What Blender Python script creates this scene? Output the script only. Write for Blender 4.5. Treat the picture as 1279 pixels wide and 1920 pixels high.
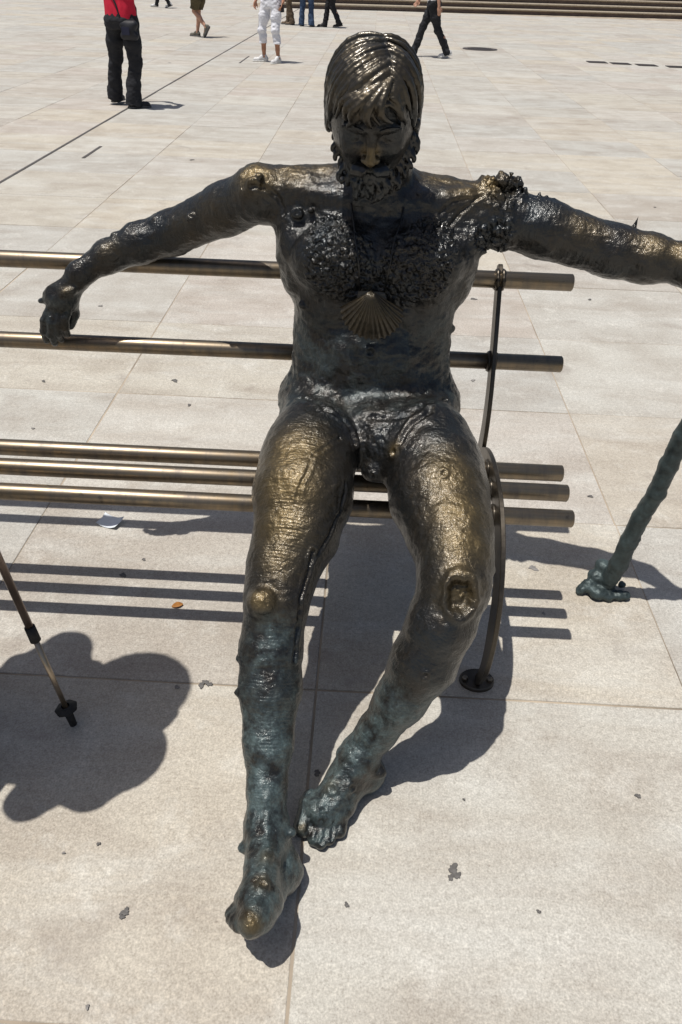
import bpy, math, random, time
import numpy as np
from mathutils import Vector, Matrix
T0 = time.time()
for o in list(bpy.data.objects): bpy.data.objects.remove(o)
scene = bpy.context.scene
C = scene.collection
R = math.radians

# ------------------------------------------------------------------ camera
cam_d = bpy.data.cameras.new('camera')
cam = bpy.data.objects.new('camera', cam_d); C.objects.link(cam)
scene.camera = cam
PITCH, ROLL, YAW, FPX, CAM_H = 0.643026, 0.034581, -0.023383, 1382.370, 1.56815
fw = Vector((math.sin(YAW)*math.cos(PITCH), math.cos(YAW)*math.cos(PITCH), -math.sin(PITCH)))
rt0 = Vector((math.cos(YAW), -math.sin(YAW), 0)); up0 = rt0.cross(fw)
rt = rt0*math.cos(ROLL) + up0*math.sin(ROLL); up = up0*math.cos(ROLL) - rt0*math.sin(ROLL)
cam.matrix_world = Matrix(((rt.x, up.x, -fw.x, 0), (rt.y, up.y, -fw.y, 0), (rt.z, up.z, -fw.z, CAM_H), (0, 0, 0, 1)))
cam_d.sensor_fit = 'VERTICAL'; cam_d.sensor_height = 36.0; cam_d.lens = FPX/1920*36.0
cam_d.clip_start = 0.02; cam_d.clip_end = 1500

# ------------------------------------------------------------------ sky and sun
SUN = Vector((-0.22, -0.11, 1.0)).normalized()          # direction towards the sun
el = math.asin(SUN.z)
w = bpy.data.worlds.new('World'); scene.world = w; w.use_nodes = True
nt = w.node_tree; bg = nt.nodes['Background']
sky = nt.nodes.new('ShaderNodeTexSky'); sky.sky_type = 'NISHITA'; sky.sun_disc = False
sky.sun_elevation = el; sky.sun_rotation = math.atan2(SUN.x, SUN.y); sky.altitude = 800
sky.air_density = 1.0; sky.dust_density = 5.0; sky.ozone_density = 0.4
nt.links.new(sky.outputs[0], bg.inputs[0]); bg.inputs[1].default_value = 0.068
sl = bpy.data.lights.new('sun', 'SUN'); sl.energy = 4.6; sl.angle = R(0.53); sl.color = (1.0, 0.955, 0.89)
so = bpy.data.objects.new('sun', sl); C.objects.link(so); so.location = (-4, -2, 12)
so.rotation_euler = (-SUN).to_track_quat('-Z', 'Y').to_euler()
scene.view_settings.view_transform = 'Standard'; scene.view_settings.look = 'None'
scene.view_settings.exposure = 0.0; scene.view_settings.gamma = 1.0
scene.view_settings.use_curve_mapping = False

# ------------------------------------------------------------------ helpers
def tag(o, label=None, cat=None, group=None, kind=None):
    if label: o['label'] = label
    if cat: o['category'] = cat
    if group: o['group'] = group
    if kind: o['kind'] = kind
    return o
def empty(name, loc=(0, 0, 0), rz=0.0):
    o = bpy.data.objects.new(name, None); C.objects.link(o); o.location = loc; o.rotation_euler = (0, 0, rz)
    o.empty_display_size = 0.1
    return o
def mesh(name, verts, faces, mat, parent=None, smooth=True):
    me = bpy.data.meshes.new(name); me.from_pydata([tuple(v) for v in verts], [], [tuple(f) for f in faces]); me.update()
    if smooth: me.polygons.foreach_set('use_smooth', [True]*len(me.polygons))
    me.materials.append(mat)
    o = bpy.data.objects.new(name, me); C.objects.link(o)
    if parent: o.parent = parent
    return o
def mesh_np(name, V, Q, mat, parent=None):
    me = bpy.data.meshes.new(name)
    me.vertices.add(len(V)); me.vertices.foreach_set('co', np.ascontiguousarray(V, dtype=np.float32).ravel())
    n = len(Q); me.loops.add(n*4); me.loops.foreach_set('vertex_index', np.ascontiguousarray(Q, dtype=np.int32).ravel())
    me.polygons.add(n); me.polygons.foreach_set('loop_start', np.arange(n, dtype=np.int32)*4)
    me.polygons.foreach_set('use_smooth', np.ones(n, dtype=bool))
    me.update(calc_edges=True); me.materials.append(mat)
    o = bpy.data.objects.new(name, me); C.objects.link(o)
    if parent: o.parent = parent
    return o
class MB:
    def __init__(s): s.v = []; s.f = []
    def add(s, v, f):
        n = len(s.v); s.v += [tuple(p) for p in v]; s.f += [tuple(i+n for i in q) for q in f]
    def box(s, x0, x1, y0, y1, z0, z1):
        s.add([(x, y, z) for z in (z0, z1) for y in (y0, y1) for x in (x0, x1)],
              [(0, 2, 3, 1), (4, 5, 7, 6), (0, 1, 5, 4), (2, 6, 7, 3), (0, 4, 6, 2), (1, 3, 7, 5)])
    def tube(s, pts, rad, n=16, caps=True):
        pts = [Vector(p) for p in pts]; m = len(pts)
        rad = rad if hasattr(rad, '__len__') else [rad]*m
        ref = None; vs = []
        for i, p in enumerate(pts):
            t = (pts[min(i+1, m-1)] - pts[max(i-1, 0)]).normalized()
            if ref is None:
                ref = t.orthogonal().normalized()
            ref = (ref - t*ref.dot(t)).normalized(); b = t.cross(ref)
            for k in range(n):
                a = 2*math.pi*k/n; vs.append(p + (ref*math.cos(a) + b*math.sin(a))*rad[i])
        fs = [(i*n+k, i*n+(k+1) % n, (i+1)*n+(k+1) % n, (i+1)*n+k) for i in range(m-1) for k in range(n)]
        if caps: fs += [tuple(range(n-1, -1, -1)), tuple((m-1)*n+k for k in range(n))]
        s.add(vs, fs)
    def build(s, name, mat, parent=None, smooth=True): return mesh(name, s.v, s.f, mat, parent, smooth)

# --- signed-distance modelling: smooth unions on a grid, meshed with surface nets
class SDF:
    def __init__(s, lo, hi, h):
        s.lo = np.array(lo, float); s.h = h
        s.n = np.ceil((np.array(hi)-s.lo)/h).astype(int)+1
        s.D = np.full(s.n, 0.08, np.float32)
    def sub(s, lo, hi):
        i0 = np.clip(np.floor((np.array(lo)-s.lo)/s.h).astype(int), 0, s.n-1)
        i1 = np.clip(np.ceil((np.array(hi)-s.lo)/s.h).astype(int)+1, 1, s.n)
        if np.any(i1 <= i0): return None
        ax = [(s.lo[k]+s.h*np.arange(i0[k], i1[k])).astype(np.float32) for k in range(3)]
        return tuple(slice(i0[k], i1[k]) for k in range(3)), ax[0][:, None, None], ax[1][None, :, None], ax[2][None, None, :]
    def put(s, sl, d, k, cut=False):
        a = s.D[sl]
        if cut: a, d = -a, d
        hh = np.maximum(k-np.abs(a-d), 0)/k
        r = np.minimum(a, d)-hh*hh*k*0.25
        s.D[sl] = -r if cut else r
    def cone(s, a, b, r1, r2=None, k=0.015, cut=False):
        r2 = r1 if r2 is None else r2
        a = np.array(a, float); b = np.array(b, float); m = max(r1, r2)+k+3*s.h
        q = s.sub(np.minimum(a, b)-m, np.maximum(a, b)+m)
        if q is None: return
        sl, X, Y, Z = q; ba = b-a; L = max(float(ba@ba), 1e-12)
        t = np.clip(((X-a[0])*ba[0]+(Y-a[1])*ba[1]+(Z-a[2])*ba[2])/L, 0, 1)
        d = np.sqrt((X-a[0]-t*ba[0])**2+(Y-a[1]-t*ba[1])**2+(Z-a[2]-t*ba[2])**2)-(r1+(r2-r1)*t)
        s.put(sl, d.astype(np.float32), k, cut)
    def chain(s, pts, rads, k=0.015):
        for i in range(len(pts)-1): s.cone(pts[i], pts[i+1], rads[i], rads[i+1], k)
    def ell(s, c, r, k=0.015, M=None, cut=False):
        c = np.array(c, float); r = np.array(r, float); m = (r.max() if M is not None else r)+k+3*s.h
        q = s.sub(c-m, c+m)
        if q is None: return
        sl, X, Y, Z = q; x, y, z = X-c[0], Y-c[1], Z-c[2]
        if M is not None:
            M = np.array(M, float)     # rows: local axes
            x, y, z = (M[0][0]*x+M[0][1]*y+M[0][2]*z, M[1][0]*x+M[1][1]*y+M[1][2]*z, M[2][0]*x+M[2][1]*y+M[2][2]*z)
        k0 = np.sqrt((x/r[0])**2+(y/r[1])**2+(z/r[2])**2)
        k1 = np.sqrt((x/r[0]**2)**2+(y/r[1]**2)**2+(z/r[2]**2)**2)+1e-9
        s.put(sl, (k0*(k0-1)/k1).astype(np.float32), k, cut)
    def loft(s, rows, k=0.02, n=2.4, cap=0.02):
        rows = np.array(rows, float); z0, z1 = rows[0, 0], rows[-1, 0]
        mx = rows[:, 3].max()+k+.02; my = rows[:, 4].max()+k+.02
        q = s.sub((rows[:, 1].min()-mx, rows[:, 2].min()-my, z0-.04), (rows[:, 1].max()+mx, rows[:, 2].max()+my, z1+.04))
        sl, X, Y, Z = q; zz = Z.ravel()
        dz = np.linspace(z0, z1, 200); prm = []
        for c in range(1, 5):
            v = np.interp(dz, rows[:, 0], rows[:, c]); ker = np.ones(17)/17
            v = np.convolve(np.pad(v, 8, mode='edge'), ker, 'valid'); prm.append(np.interp(zz, dz, v)[None, None, :])
        cx, cy, a, b = prm
        kk = ((np.abs(X-cx)/a)**n+(np.abs(Y-cy)/b)**n)**(1/n)
        d = (kk-1)*np.minimum(a, b)
        d2 = np.maximum(z0-Z, Z-z1)+0*d
        hh = np.maximum(cap*2-np.abs(d-d2), 0)/(cap*2); d = np.maximum(d, d2)+hh*hh*cap*.5
        s.put(sl, d.astype(np.float32), k)
    def clip_z(s, z, keep_below=True):
        Z = (s.lo[2]+s.h*np.arange(s.n[2])).astype(np.float32)[None, None, :]
        s.D = np.maximum(s.D, (Z-z) if keep_below else (z-Z))
    def nets(s):
        D = s.D; S = D < 0
        nx, ny, nz = D.shape
        cnt = np.zeros((nx-1, ny-1, nz-1), np.int8)
        for a in (0, 1):
            for b in (0, 1):
                for c in (0, 1): cnt += S[a:nx-1+a, b:ny-1+b, c:nz-1+c]
        act = (cnt > 0) & (cnt < 8); I = np.argwhere(act); flat = np.flatnonzero(act.ravel())
        offs = np.array([(a, b, c) for a in (0, 1) for b in (0, 1) for c in (0, 1)])
        vals = np.stack([D[I[:, 0]+o[0], I[:, 1]+o[1], I[:, 2]+o[2]] for o in offs], 1)
        acc = np.zeros((len(I), 3)); num = np.zeros(len(I))
        for i in range(8):
            for j in range(i+1, 8):
                if np.abs(offs[i]-offs[j]).sum() != 1: continue
                d0, d1 = vals[:, i], vals[:, j]; m = (d0 < 0) != (d1 < 0)
                t = np.where(m, d0/np.where(m, d0-d1, 1), 0)
                acc += m[:, None]*(offs[i]+t[:, None]*(offs[j]-offs[i])); num += m
        V = s.lo+s.h*(I+acc/num[:, None])
        def vid(ix): return np.searchsorted(flat, (ix[:, 0]*(ny-1)+ix[:, 1])*(nz-1)+ix[:, 2])
        quads = []
        for ax in range(3):
            b, c = (ax+1) % 3, (ax+2) % 3
            sl0 = [slice(None)]*3; sl1 = [slice(None)]*3; sl0[ax] = slice(0, -1); sl1[ax] = slice(1, None)
            df = S[tuple(sl0)] != S[tuple(sl1)]; E = np.argwhere(df)
            ok = (E[:, b] > 0) & (E[:, c] > 0) & (E[:, b] < s.n[b]-1) & (E[:, c] < s.n[c]-1); E = E[ok]
            if not len(E): continue
            ins = S[E[:, 0], E[:, 1], E[:, 2]]
            def sh(db, dc):
                e = E.copy(); e[:, b] += db; e[:, c] += dc; return vid(e)
            q = np.stack([sh(-1, -1), sh(0, -1), sh(0, 0), sh(-1, 0)], 1)
            q[~ins] = q[~ins][:, ::-1]; quads.append(q)
        return V, np.concatenate(quads)
def hash3(i, seed=0):
    i = i.astype(np.int64)
    h = (i[:, 0]*374761393+i[:, 1]*668265263+i[:, 2]*2147483647+seed*1274126177) & 0xffffffff
    h = ((h ^ (h >> 13))*1274126177) & 0xffffffff
    h = ((h ^ (h >> 16))*2246822519) & 0xffffffff
    return (h ^ (h >> 15)) & 0xffffffff
def noise(p, seed=0):                       # smooth value noise, about -1..1
    i = np.floor(p); f = p-i; u = f*f*f*(f*(f*6-15)+10); out = 0
    for a in (0, 1):
        for b in (0, 1):
            for c in (0, 1):
                wgt = (u[:, 0] if a else 1-u[:, 0])*(u[:, 1] if b else 1-u[:, 1])*(u[:, 2] if c else 1-u[:, 2])
                out = out+wgt*(hash3(i+np.array((a, b, c)), seed)/2147483648.0-1)
    return out
def fbm(p, octv=3, seed=0):
    r = 0; amp = 1
    for o in range(octv): r = r+amp*noise(p*2**o+o*17.3, seed+o); amp *= .5
    return r
def worley(p, seed=0):                      # distance to the nearest jittered cell point
    i = np.floor(p); best = np.full(len(p), 9.0)
    for a in (-1, 0, 1):
        for b in (-1, 0, 1):
            for c in (-1, 0, 1):
                ci = i+np.array((a, b, c))
                q = ci+np.stack([hash3(ci, seed+s)/4294967296.0 for s in (1, 2, 3)], 1)
                best = np.minimum(best, ((p-q)**2).sum(1))
    return np.sqrt(best)
def normals(V, Q):
    n = np.cross(V[Q[:, 2]]-V[Q[:, 0]], V[Q[:, 3]]-V[Q[:, 1]]); N = np.zeros_like(V)
    for k in range(4):
        for c in range(3): N[:, c] += np.bincount(Q[:, k], n[:, c], len(V))
    return N/(np.linalg.norm(N, axis=1)[:, None]+1e-12)

# ------------------------------------------------------------------ materials
def new_mat(name):
    m = bpy.data.materials.new(name); m.use_nodes = True
    return m, m.node_tree, m.node_tree.nodes['Principled BSDF']
def N(nt, t, **kw):
    n = nt.nodes.new(t)
    for k, v in kw.items(): setattr(n, k, v)
    return n
def tex_noise(nt, vec, scale, detail=4, rough=.55, dist=0.0):
    n = N(nt, 'ShaderNodeTexNoise'); n.inputs['Scale'].default_value = scale; n.inputs['Detail'].default_value = detail
    n.inputs['Roughness'].default_value = rough; n.inputs['Distortion'].default_value = dist
    if vec is not None: nt.links.new(vec, n.inputs['Vector'])
    return n.outputs[0]
def ramp(nt, fac, stops):
    r = N(nt, 'ShaderNodeValToRGB'); e = r.color_ramp.elements
    while len(e) < len(stops): e.new(.5)
    for i, (p, c) in enumerate(stops): e[i].position = p; e[i].color = (*c, 1) if len(c) == 3 else c
    nt.links.new(fac, r.inputs[0]); return r.outputs[0]
def mixc(nt, fac, a, b, typ='MIX'):
    m = N(nt, 'ShaderNodeMix', data_type='RGBA', blend_type=typ)
    for i, v in ((0, fac), (6, a), (7, b)):
        if isinstance(v, (int, float)): m.inputs[i].default_value = v
        elif isinstance(v, tuple): m.inputs[i].default_value = (*v, 1) if len(v) == 3 else v
        else: nt.links.new(v, m.inputs[i])
    return m.outputs[2]
def math_(nt, op, a, b=0.0, clamp=False):
    m = N(nt, 'ShaderNodeMath', operation=op, use_clamp=clamp)
    for i, v in ((0, a), (1, b)):
        if isinstance(v, (int, float)): m.inputs[i].default_value = v
        else: nt.links.new(v, m.inputs[i])
    return m.outputs[0]
def maprange(nt, v, a, b, c=0.0, d=1.0):
    m = N(nt, 'ShaderNodeMapRange'); nt.links.new(v, m.inputs[0])
    for i, x in enumerate((a, b, c, d)): m.inputs[i+1].default_value = x
    return m.outputs[0]
def mapping(nt, vec, scale, loc=(0, 0, 0)):
    m = N(nt, 'ShaderNodeMapping'); m.inputs['Scale'].default_value = scale; m.inputs['Location'].default_value = loc
    nt.links.new(vec, m.inputs[0]); return m.outputs[0]
def bump(nt, b, height, strength, dist):
    n = N(nt, 'ShaderNodeBump'); n.inputs['Strength'].default_value = strength; n.inputs['Distance'].default_value = dist
    nt.links.new(height, n.inputs['Height']); nt.links.new(n.outputs[0], b.inputs['Normal']); return n
def pos(nt): return N(nt, 'ShaderNodeNewGeometry').outputs['Position']

def mat_stone(name, tint=(1, 1, 1)):
    m, nt, b = new_mat(name); P = pos(nt)
    rnd = math_(nt, 'FRACT', math_(nt, 'ADD', N(nt, 'ShaderNodeObjectInfo').outputs['Random'], N(nt, 'ShaderNodeNewGeometry').outputs['Random Per Island']))
    off = N(nt, 'ShaderNodeCombineXYZ'); nt.links.new(math_(nt, 'MULTIPLY', rnd, 37.0), off.inputs[0]); nt.links.new(math_(nt, 'MULTIPLY', rnd, 91.0), off.inputs[2])
    va = N(nt, 'ShaderNodeVectorMath', operation='ADD'); nt.links.new(P, va.inputs[0]); nt.links.new(off.outputs[0], va.inputs[1]); PO = va.outputs[0]
    base = ramp(nt, rnd, [(0, (.415, .378, .318)), (.14, (.375, .358, .325)), (.28, (.43, .383, .312)), (.42, (.352, .316, .275)), (.56, (.405, .385, .345)), (.70, (.392, .345, .30)), (.85, (.432, .405, .355)), (1, (.37, .352, .32))])
    st = tex_noise(nt, mapping(nt, PO, (.9, 3.6, 1)), 1.5, 5, .58, .8)             # sawn veins across the slab
    c = mixc(nt, math_(nt, 'MULTIPLY', maprange(nt, st, .44, .70), .75), base, mixc(nt, .55, base, (.25, .205, .165)))
    st2 = tex_noise(nt, mapping(nt, PO, (.7, 2.6, 1), (5, 3, 1)), 2.0, 5, .6, .6)
    c = mixc(nt, math_(nt, 'MULTIPLY', maprange(nt, st2, .48, .72), .6), c, (.455, .438, .40))
    bl = tex_noise(nt, mapping(nt, P, (1, 1, 1), (2.1, .7, 0)), 2.6, 6, .62)
    c = mixc(nt, math_(nt, 'MULTIPLY', maprange(nt, bl, .46, .72), .75), c, mixc(nt, .5, c, (.20, .155, .115)))
    wh = tex_noise(nt, mapping(nt, P, (1, 1, 1), (9, 4, 0)), 7.0, 6, .7)
    c = mixc(nt, math_(nt, 'MULTIPLY', maprange(nt, wh, .54, .72), .45), c, (.55, .525, .475))
    gr = tex_noise(nt, P, 210, 3, .7); gr2 = tex_noise(nt, P, 75, 3, .65)
    g = math_(nt, 'ADD', math_(nt, 'MULTIPLY', gr, .65), math_(nt, 'MULTIPLY', gr2, .35))
    c = mixc(nt, 1.0, c, ramp(nt, g, [(.30, (.63, .61, .58)), (.5, (.98, .975, .97)), (.66, (1.33, 1.32, 1.30))]), 'MULTIPLY')
    sp = tex_noise(nt, mapping(nt, P, (1, 1, 1), (31, 12, 0)), 4.3, 5, .55, .5)
    c = mixc(nt, math_(nt, 'MULTIPLY', maprange(nt, sp, .63, .74), .42), c, (.20, .165, .14))
    sp2 = tex_noise(nt, mapping(nt, P, (1, 1, 1), (3, 52, 0)), 17, 4, .6, .5)
    c = mixc(nt, math_(nt, 'MULTIPLY', maprange(nt, sp2, .70, .76), .5), c, (.19, .16, .14))
    pit = tex_noise(nt, P, 120, 2, .5)
    c = mixc(nt, math_(nt, 'MULTIPLY', maprange(nt, pit, .69, .76), .55), c, (.15, .12, .10))
    nt.links.new(mixc(nt, 1.0, c, tint, 'MULTIPLY'), b.inputs['Base Color'])
    nt.links.new(maprange(nt, gr2, .3, .7, .62, .85), b.inputs['Roughness'])
    b.inputs['Specular IOR Level'].default_value = .35
    bump(nt, b, math_(nt, 'ADD', g, math_(nt, 'MULTIPLY', pit, -.25)), .45, .0025)
    return m
M_slab = mat_stone('paving_stone', (1.075, 1.115, 1.15))
def mat_simple(name, col, rough=.7, var=.25, scale=30, metallic=0.0, bumps=.2, bdist=.002, spec=.4, stretch=(1, 1, 1)):
    m, nt, b = new_mat(name); tc = N(nt, 'ShaderNodeTexCoord').outputs['Object']; v = mapping(nt, tc, stretch)
    n = tex_noise(nt, v, scale, 5, .6)
    lo = tuple(x*(1-var) for x in col); hi = tuple(min(1, x*(1+var)) for x in col)
    nt.links.new(ramp(nt, n, [(.3, lo), (.7, hi)]), b.inputs['Base Color'])
    nt.links.new(maprange(nt, n, .3, .7, max(rough-.08, .02), min(rough+.08, 1)), b.inputs['Roughness'])
    b.inputs['Metallic'].default_value = metallic; b.inputs['Specular IOR Level'].default_value = spec
    if bumps: bump(nt, b, tex_noise(nt, v, scale*3, 4, .6), bumps, bdist)
    return m
M_mortar = mat_simple('joint_mortar', (.32, .27, .21), .95, .5, 2.5)
M_dark_iron = mat_simple('dark_iron', (.07, .06, .058), .6, .3, 40, .4)
M_drain = mat_simple('drain_slot', (.075, .07, .068), .8, .35, 20)

def mat_bronze(name, detail=1.0, dark=(.027, .0245, .0215)):
    m, nt, b = new_mat(name); P = N(nt, 'ShaderNodeTexCoord').outputs['Object']
    def attr(a):
        n = N(nt, 'ShaderNodeAttribute'); n.attribute_name = a; return n.outputs['Fac']
    gold = attr('gold'); teal = attr('teal'); crust = attr('crust'); ringa = attr('ring'); phase = attr('phase')
    n1 = tex_noise(nt, P, 38, 5, .62, .3); n2 = tex_noise(nt, mapping(nt, P, (1, 1, 1), (3, 7, 1)), 13, 5, .6, .4); n3 = tex_noise(nt, P, 160, 4, .65); n4 = tex_noise(nt, P, 85, 3, .6, .8)
    base = mixc(nt, maprange(nt, n2, .35, .68), dark, (dark[0]*.9, dark[1]*1.2, dark[2]*1.55))
    base = mixc(nt, math_(nt, 'MULTIPLY', maprange(nt, n1, .56, .76), .55), base, (.060, .044, .026))
    gm = math_(nt, 'ADD', gold, math_(nt, 'MULTIPLY', math_(nt, 'SUBTRACT', math_(nt, 'ADD', math_(nt, 'MULTIPLY', n1, .7), math_(nt, 'MULTIPLY', n2, .5)), .6), math_(nt, 'MULTIPLY', gold, 1.1)), True)
    c = mixc(nt, gm, base, mixc(nt, maprange(nt, n3, .3, .7), (.105, .077, .034), (.165, .120, .054)))
    tn = math_(nt, 'ADD', math_(nt, 'MULTIPLY', n1, .55), math_(nt, 'MULTIPLY', n2, .55))
    tm = math_(nt, 'MULTIPLY', maprange(nt, tn, .46, .66), teal, True)
    c = mixc(nt, tm, c, mixc(nt, maprange(nt, n3, .35, .7), (.040, .060, .063), (.100, .142, .145)))
    nt.links.new(c, b.inputs['Base Color'])
    nt.links.new(math_(nt, 'SUBTRACT', .72, math_(nt, 'MULTIPLY', tm, .5)), b.inputs['Metallic'])
    ro = math_(nt, 'ADD', maprange(nt, n1, .3, .7, .31, .46), math_(nt, 'ADD', math_(nt, 'MULTIPLY', tm, .08), math_(nt, 'MULTIPLY', gold, .06)))
    nt.links.new(ro, b.inputs['Roughness']); b.inputs['Specular IOR Level'].default_value = .5
    nt.links.new(math_(nt, 'SUBTRACT', .42, math_(nt, 'MULTIPLY', tm, .12)), b.inputs['Coat Weight']); b.inputs['Coat Roughness'].default_value = .14
    vo = N(nt, 'ShaderNodeTexVoronoi', feature='SMOOTH_F1'); vo.inputs['Scale'].default_value = 105; vo.inputs['Smoothness'].default_value = .5
    wv = N(nt, 'ShaderNodeVectorMath', operation='ADD'); nt.links.new(P, wv.inputs[0]); ns = N(nt, 'ShaderNodeTexNoise'); ns.inputs['Scale'].default_value = 60; nt.links.new(P, ns.inputs['Vector'])
    sc = N(nt, 'ShaderNodeVectorMath', operation='SCALE'); sc.inputs['Scale'].default_value = .012; nt.links.new(ns.outputs['Color'], sc.inputs[0]); nt.links.new(sc.outputs[0], wv.inputs[1]); nt.links.new(wv.outputs[0], vo.inputs['Vector'])
    lowf = tex_noise(nt, mapping(nt, P, (1, 1, 1), (8, 2, 5)), 30, 2, .5, 1.2)
    hgt = math_(nt, 'ADD', math_(nt, 'ADD', math_(nt, 'MULTIPLY', n1, .45), math_(nt, 'MULTIPLY', lowf, .22)), math_(nt, 'ADD', math_(nt, 'MULTIPLY', n3, .10), math_(nt, 'MULTIPLY', n4, .26)))
    n5 = tex_noise(nt, mapping(nt, P, (1, 1, .22)), 110, 4, .65, .6); n6 = tex_noise(nt, mapping(nt, P, (.35, 1, 1), (4, 4, 4)), 70, 4, .6, .8)
    hgt = math_(nt, 'ADD', hgt, math_(nt, 'ADD', math_(nt, 'MULTIPLY', n5, .46), math_(nt, 'MULTIPLY', n6, .40)))
    hgt = math_(nt, 'ADD', hgt, math_(nt, 'MULTIPLY', crust, math_(nt, 'MULTIPLY', vo.outputs['Distance'], -1.5)))
    ph = math_(nt, 'ADD', math_(nt, 'MULTIPLY', phase, 6.2832), math_(nt, 'ADD', math_(nt, 'MULTIPLY', n2, 9.0), math_(nt, 'MULTIPLY', n1, 5.0)))
    hgt = math_(nt, 'ADD', hgt, math_(nt, 'MULTIPLY', math_(nt, 'MULTIPLY', math_(nt, 'SINE', ph), ringa), math_(nt, 'MULTIPLY', maprange(nt, n2, .42, .62), .045)))
    bp = bump(nt, b, hgt, .75*detail, .006); nt.links.new(bp.outputs[0], b.inputs['Coat Normal'])
    return m
M_bronze = mat_bronze('bronze_patina')
M_hair = mat_bronze('bronze_hair', detail=.35)
def mat_tube():
    m, nt, b = new_mat('brushed_bronze_tube'); P = N(nt, 'ShaderNodeTexCoord').outputs['Object']
    n1 = tex_noise(nt, mapping(nt, P, (16, 5, 5)), 2.2, 4, .6); n2 = tex_noise(nt, mapping(nt, P, (1.5, 60, 60)), 2.5, 4, .6); n3 = tex_noise(nt, P, 60, 4)
    c = ramp(nt, n1, [(.28, (.16, .14, .12)), (.5, (.255, .21, .155)), (.72, (.33, .255, .165))])
    c = mixc(nt, math_(nt, 'MULTIPLY', maprange(nt, n2, .35, .7), .45), c, (.12, .10, .08))
    c = mixc(nt, math_(nt, 'MULTIPLY', maprange(nt, n3, .62, .74), .5), c, (.05, .045, .04))
    nt.links.new(c, b.inputs['Base Color']); b.inputs['Metallic'].default_value = .92
    nt.links.new(maprange(nt, n1, .3, .7, .46, .34), b.inputs['Roughness'])
    bump(nt, b, n2, .06, .002); return m
M_tube = mat_tube()
M_staff = mat_simple('weathered_staff_bronze', (.048, .066, .068), .5, .5, 26, .4, .5, .004)
M_plate = mat_simple('dark_bronze_plate', (.085, .074, .060), .40, .35, 14, .85, .12, .002, .5, (1, 1, 1))
# ------------------------------------------------------------------ the plaza
ground = mesh('ground', [(-400, -300, -.0024), (400, -300, -.0024), (400, 600, -.0024), (-400, 600, -.0024)], [(0, 1, 2, 3)], M_mortar, None, False)
tag(ground, kind='structure')
X0, Y0, SX, SY, GAP = -0.0799, 0.4942, 1.0, 0.8, 0.0024
def slab_geo(cx=0.0, cy=0.0, cut=None):
    hx, hy, b = SX/2-GAP, SY/2-GAP, .0016
    zt = 0.0
    o = [(-hx, -hy), (hx, -hy), (hx, hy), (-hx, hy)]; i = [(-hx+b, -hy+b), (hx-b, -hy+b), (hx-b, hy-b), (-hx+b, hy-b)]
    v = [(cx+x, cy+y, -.03) for x, y in o]+[(cx+x, cy+y, zt-b) for x, y in o]+[(cx+x, cy+y, zt) for x, y in i]
    f = [(0, 1, 5, 4), (1, 2, 6, 5), (2, 3, 7, 6), (3, 0, 4, 7), (4, 5, 9, 8), (5, 6, 10, 9), (6, 7, 11, 10), (7, 4, 8, 11), (8, 9, 10, 11)]
    return v, f
me = bpy.data.meshes.new('slab'); v, f = slab_geo(); me.from_pydata(v, [], f); me.update(); me.materials.append(M_slab)
rnd = random.Random(4)
near, rest = [], MB()
DRAIN = (-3.09, 5.2, 34.0)
for i in range(-31, 34):
    for j in range(-16, 62):
        cx, cy = X0+(i+.5)*SX, Y0+(j+.5)*SY
        if cy > 34.6 and cx > -5.5: continue
        d = Vector((cx, cy, 0))-Vector((0, 0, CAM_H)); z = d.dot(fw)
        vis = False
        if z > .2:
            m = .62/z*FPX
            vis = abs(d.dot(rt)/z*FPX) < 640+m and abs(d.dot(up)/z*FPX) < 960+m
        if vis and cy < 21.5: near.append((cy, cx))
        else: rest.add(*slab_geo(cx, cy))
near.sort()
for n, (cy, cx) in enumerate(near):
    if n < 300:
        o = bpy.data.objects.new('slab', me); C.objects.link(o); o.parent = ground
        o.location = (cx+rnd.uniform(-.0012, .0012), cy+rnd.uniform(-.0012, .0012), rnd.uniform(-.0012, .0012)); o.rotation_euler = (rnd.uniform(-.0008, .0008), rnd.uniform(-.0008, .0008), rnd.uniform(-.0016, .0016))
    else: rest.add(*slab_geo(cx, cy))
ro = rest.build('slab_field', M_slab, ground, False); tag(ro, kind='stuff')
print('slabs', len(near), 'rest', len(rest.f)//9)
# slot drain that runs along a joint, its cover strips butted end to end
b = MB(); y = 3.0
while y < 34:
    L = rnd.uniform(.9, 1.1); b.box(-3.099, -3.071, y+.006, y+L-.006, -.02, .004); y += L
dr = b.build('slot_drain', M_drain, None, False); tag(dr, 'long dark slot drain running straight across the pale paving', 'drain')
# short dark inlay strips and small drain gratings
def grating(name, x0, x1, y0, y1, label, cat, group, bars):
    e = empty(name, ((x0+x1)/2, (y0+y1)/2, 0)); cx, cy = (x0+x1)/2, (y0+y1)/2
    b = MB(); b.box(x0-cx, x1-cx, y0-cy, y1-cy, .0005, .003); b.build('recess', M_drain, e, False)
    fr = MB(); t = .02
    fr.box(x0-cx, x1-cx, y0-cy, y0-cy+t, .0035, .009); fr.box(x0-cx, x1-cx, y1-cy-t, y1-cy, .0035, .009)
    fr.box(x0-cx, x0-cx+t, y0-cy+t, y1-cy-t, .0035, .009); fr.box(x1-cx-t, x1-cx, y0-cy+t, y1-cy-t, .0035, .009)
    fr.build('frame', M_dark_iron, e, False)
    for q in range(bars):
        xx = x0-cx+t+(x1-x0-2*t)*(q+.5)/bars
        m = MB(); m.box(xx-.008, xx+.008, y0-cy+t, y1-cy-t, .0035, .008); m.build('bar', M_dark_iron, e, False)
    tag(e, label, cat, group); return e
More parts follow.
